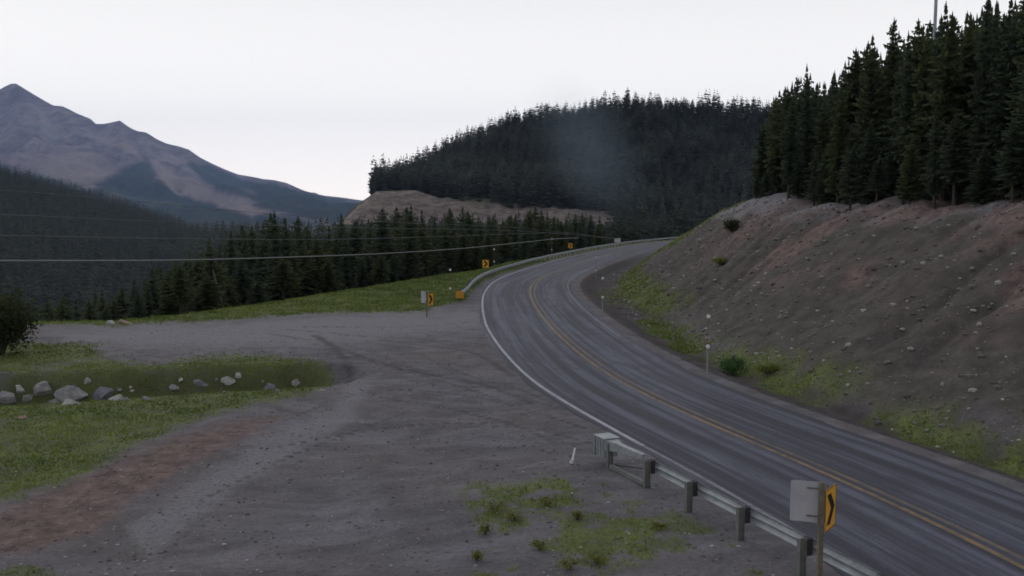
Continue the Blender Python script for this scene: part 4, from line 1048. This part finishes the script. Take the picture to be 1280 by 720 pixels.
# ================================================================== GRASS, SHRUBS
mgr, tgr, bgr = mat('grass_blades', 0.8, 0.2); n = NB(tgr)
n.link(n.ramp(n.attr('tone'), [(0.0, (0.090, 0.120, 0.034)), (0.45, (0.170, 0.220, 0.055)), (0.8, (0.250, 0.280, 0.080)), (1.0, (0.30, 0.25, 0.13))]), bgr.inputs['Base Color'])
trb = n.node('ShaderNodeBsdfTranslucent'); n.link(bgr.inputs['Base Color'].links[0].from_socket, trb.inputs[0])
msb = n.node('ShaderNodeMixShader'); msb.inputs[0].default_value = 0.45
n.link(bgr.outputs[0], msb.inputs[1]); n.link(trb.outputs[0], msb.inputs[2]); n.link(msb.outputs[0], tgr.nodes['Material Output'].inputs[0])
# blades grow where the ground carries the grass mask: pick ground vertices by mask and area
area = rr_ * np.gradient(rad)[:, None].repeat(nA, 1).ravel() * np.radians(0.08)
wgt = np.where((rr_ < 120) & (np.abs(np.degrees(A.ravel())) < 36), np.where(g_weed > 0.02, 0.45, 1.0) * grass ** 1.3 * area * np.clip(30 / rr_, 0.3, 1.6), 0)
wgt = wgt * (1 - 0.6 * hollow)
NB_ = 190000
pick = RNG.choice(len(wgt), NB_, p=wgt / wgt.sum())
bx = GX[pick] + RNG.uniform(-0.12, 0.12, NB_) * (rr_[pick] / 30); by = GY[pick] + RNG.uniform(-0.2, 0.2, NB_) * (rr_[pick] / 30)
clump = fbm(bx * 1.3, by * 1.3, 3, 77)
hgt_ = (0.05 + 0.22 * np.clip(clump - 0.25, 0, 1) * RNG.uniform(0.4, 1.3, NB_)) * (0.8 + 0.4 * (GY[pick] > 45))
a = RNG.uniform(0, 6.28, NB_); w = 0.007 + 0.0008 * rr_[pick]; lx, ly = RNG.normal(0, 0.35, NB_) * hgt_, RNG.normal(0, 0.35, NB_) * hgt_
bz = height(bx, by) - 0.02
V = np.stack([np.c_[bx - np.cos(a) * w, by - np.sin(a) * w, bz], np.c_[bx + np.cos(a) * w, by + np.sin(a) * w, bz], np.c_[bx + lx, by + ly, bz + hgt_]], 1).reshape(-1, 3)
tone = np.clip(0.30 + 0.8 * (fbm(bx * 0.35, by * 0.35, 3, 79) - 0.42) + RNG.normal(0, 0.14, NB_), 0, 1).repeat(3)
me = mesh_np('grass', V, np.arange(NB_ * 3).reshape(-1, 3), mgr, False, dict(tone=tone))
tag(new_obj('grass', me), 'patchy grass and weeds along the gravel, ditch and bank foot', 'grass', kind='stuff')

m_leafd = foliage('dark_bush_leaves', (0.034, 0.046, 0.022), (0.085, 0.10, 0.04), (0.03, 0.04, 0.02), 0.1)
m_leafg = foliage('green_shrub_leaves', (0.06, 0.13, 0.045), (0.12, 0.21, 0.07), (0.05, 0.09, 0.03), 0.1)
m_leafy = foliage('yellow_weed_leaves', (0.14, 0.165, 0.045), (0.28, 0.29, 0.085), (0.20, 0.20, 0.07), 0.3)
def bush(name, label, cat, x, y, rx, h, nl, leaf, m, seed, group=None):
    z = gz(x, y); e = thing(name, label, cat, (x, y, z), 0, group); r = np.random.default_rng(seed)
    st = MB(); tips = []
    for i in range(9):
        aa = r.uniform(0, 6.28); ll = r.uniform(0.3, 0.95)
        tip = (math.cos(aa) * rx * ll * 0.8, math.sin(aa) * rx * ll * 0.8, h * (1 - 0.4 * ll * ll) * r.uniform(0.7, 1)); tips.append(tip)
        st.tube([(0, 0, -0.1), (tip[0] * 0.35, tip[1] * 0.35, tip[2] * 0.5), tip], [0.03 * h / 2 + 0.008, 0.016 * h / 2 + 0.004, 0.004], 5)
    st.build('stem', m_bark, e)
    tips = np.array(tips); k = r.integers(0, len(tips), nl); c = tips[k] * np.r_[[r.uniform(0.45, 1.05, nl)]].T + r.normal(0, 1, (nl, 3)) * np.array((rx * 0.2, rx * 0.2, h * 0.13))
    c[:, 2] = np.clip(c[:, 2], 0.05, None)
    d1 = r.normal(0, 1, (nl, 3)); d1 /= np.linalg.norm(d1, axis=1)[:, None]; d2 = np.cross(d1, r.normal(0, 1, (nl, 3))); d2 /= np.linalg.norm(d2, axis=1)[:, None]
    s = leaf * r.uniform(0.6, 1.4, nl)[:, None]
    V = np.stack([c - d1 * s, c + d2 * s * 0.5, c + d1 * s, c - d2 * s * 0.5], 1).reshape(-1, 3)
    me = mesh_np('foliage', V, np.arange(nl * 4).reshape(-1, 4), m, False, dict(tone=np.clip(r.normal(0.45, 0.25, nl), 0, 1).repeat(4)))
    new_obj('foliage', me, e); return e
bush('bush', 'dark rounded bush at the left picture edge beside the gravel', 'bush', -24.2, 42.5, 1.75, 2.9, 6500, 0.085, m_leafd, 1)
x, y, z = hit(918, 468); bush('bush', 'bright green leafy shrub at the foot of the cut bank', 'bush', x, y, 0.72, 0.75, 1800, 0.055, m_leafg, 2)
x, y, z = hit(914, 292); bush('bush', 'small dark shrub high on the bank under the conifers', 'bush', x, y, 0.8, 1.0, 900, 0.09, m_leafd, 3)
x, y, z = hit(960, 468); bush('bush', 'low yellow green shrub right of the bright green one', 'bush', x, y, 0.55, 0.45, 900, 0.05, m_leafy, 4)
x, y, z = hit(900, 332); bush('bush', 'small yellowish plant on the shoulder of the bank', 'bush', x, y, 0.55, 0.55, 500, 0.08, m_leafy, 5)
WG = 'weeds on the gravel in front of the guardrail'
for i, (px, py, w, h, lab) in enumerate([(684, 632, 26, 26, 'yellow green weed clump nearest the middle of the gravel'), (618, 640, 40, 26, 'broad weed clump at the left of the weed patch'), (645, 650, 34, 24, 'low spreading weed beside the broad clump'),
        (607, 668, 22, 30, 'pale weed below the broad clump'), (675, 688, 28, 26, 'weed clump low in the middle of the patch'), (722, 650, 18, 22, 'thin weed left of the guardrail posts'),
        (710, 712, 34, 32, 'weed clump at the bottom picture edge'), (745, 705, 30, 30, 'bushy weed right of the bottom clump'), (595, 700, 20, 24, 'small weed at the lower left of the patch'), (820, 662, 26, 16, 'flat weed before the second rail post')]):
    x, y, z = hit(px, min(py, 716)); s = y / F_PX
    bush('weed', lab, 'weed', x, y, w * s * 0.62, h * s * 0.5, 190, 0.03, m_leafy, 20 + i, WG)
# leaning dead trunk among the valley trees
x, y = edge_point(276, 5.0)
e = thing('dead_tree', 'grey leaning dead trunk in front of the valley trees', 'dead tree', (x, y, gz(x, y)))
MB().tube([(0.2, 0, -0.5), (0.0, 0, 0.9), (-0.35, 0.1, 2.4), (-0.7, 0.1, 4.0)], [0.34, 0.18, 0.11, 0.04], 8).build('trunk', m_dead, e, smooth_=True)
br = [MB().tube([(-0.35, 0.1, 2.4), (0.2, 0.2, 2.9)], [0.05, 0.015], 5), MB().tube([(-0.5, 0.1, 3.1), (-1.0, 0, 3.5)], [0.04, 0.012], 5)]
for b in br: b.build('branch', m_dead, e)

# faint smoke drifting before the wooded hill
ms = bpy.data.materials.new('smoke_air'); ms.use_nodes = True; t = ms.node_tree; t.nodes.clear(); n = NB(t)
pv = t.nodes.new('ShaderNodeVolumePrincipled'); out = t.nodes.new('ShaderNodeOutputMaterial'); pv.inputs['Color'].default_value = (0.62, 0.80, 1.0, 1)
oc = n.coords('Object'); ln_ = n.node('ShaderNodeVectorMath', operation='LENGTH'); n.link(oc, ln_.inputs[0])
f = n.ramp(ln_.outputs['Value'], [(0.0, 1.0), (0.5, 0.45), (1.0, 0.0)])
dn = n.math('MULTIPLY', n.math('MULTIPLY', f, n.noise(oc, 1.6, 2, 0.5)), 0.022)
n.link(dn, pv.inputs['Density']); t.links.new(pv.outputs[0], out.inputs['Volume'])
bm = bmesh.new(); bmesh.ops.create_icosphere(bm, subdivisions=3, radius=1.0); me = bpy.data.meshes.new('smoke'); bm.to_mesh(me); bm.free(); me.materials.append(ms)
o = new_obj('smoke', me); o.location = ((735 - 640) / F_PX * 335, 335, EYE + (260 - 188) / F_PX * 335); o.scale = (19, 19, 36); o.rotation_euler = (0, math.radians(-33), 0)
tag(o, 'faint bluish smoke drifting in front of the wooded hill', 'smoke', kind='stuff')

# added veil volume imitating camera glare, lightens the hill and valley
mv = bpy.data.materials.new('glare_veil_air'); mv.use_nodes = True; t = mv.node_tree; t.nodes.clear(); n = NB(t)
pv = t.nodes.new('ShaderNodeVolumePrincipled'); out = t.nodes.new('ShaderNodeOutputMaterial'); pv.inputs['Color'].default_value = (0.60, 0.74, 1.0, 1)
oc = n.coords('Object'); ln_ = n.node('ShaderNodeVectorMath', operation='LENGTH'); n.link(oc, ln_.inputs[0])
f = n.ramp(ln_.outputs['Value'], [(0.0, 1.0), (0.75, 0.9), (1.0, 0.0)])
n.link(n.math('MULTIPLY', f, 0.00026), pv.inputs['Density']); t.links.new(pv.outputs[0], out.inputs['Volume'])
me = me.copy(); me.name = 'glare_veil'; me.materials.clear(); me.materials.append(mv)
o = new_obj('smoke', me); o.location = (0, 282, 15); o.scale = (270, 48, 95)
tag(o, 'thin bluish veil added before the hill to imitate camera glare', 'smoke', kind='stuff')
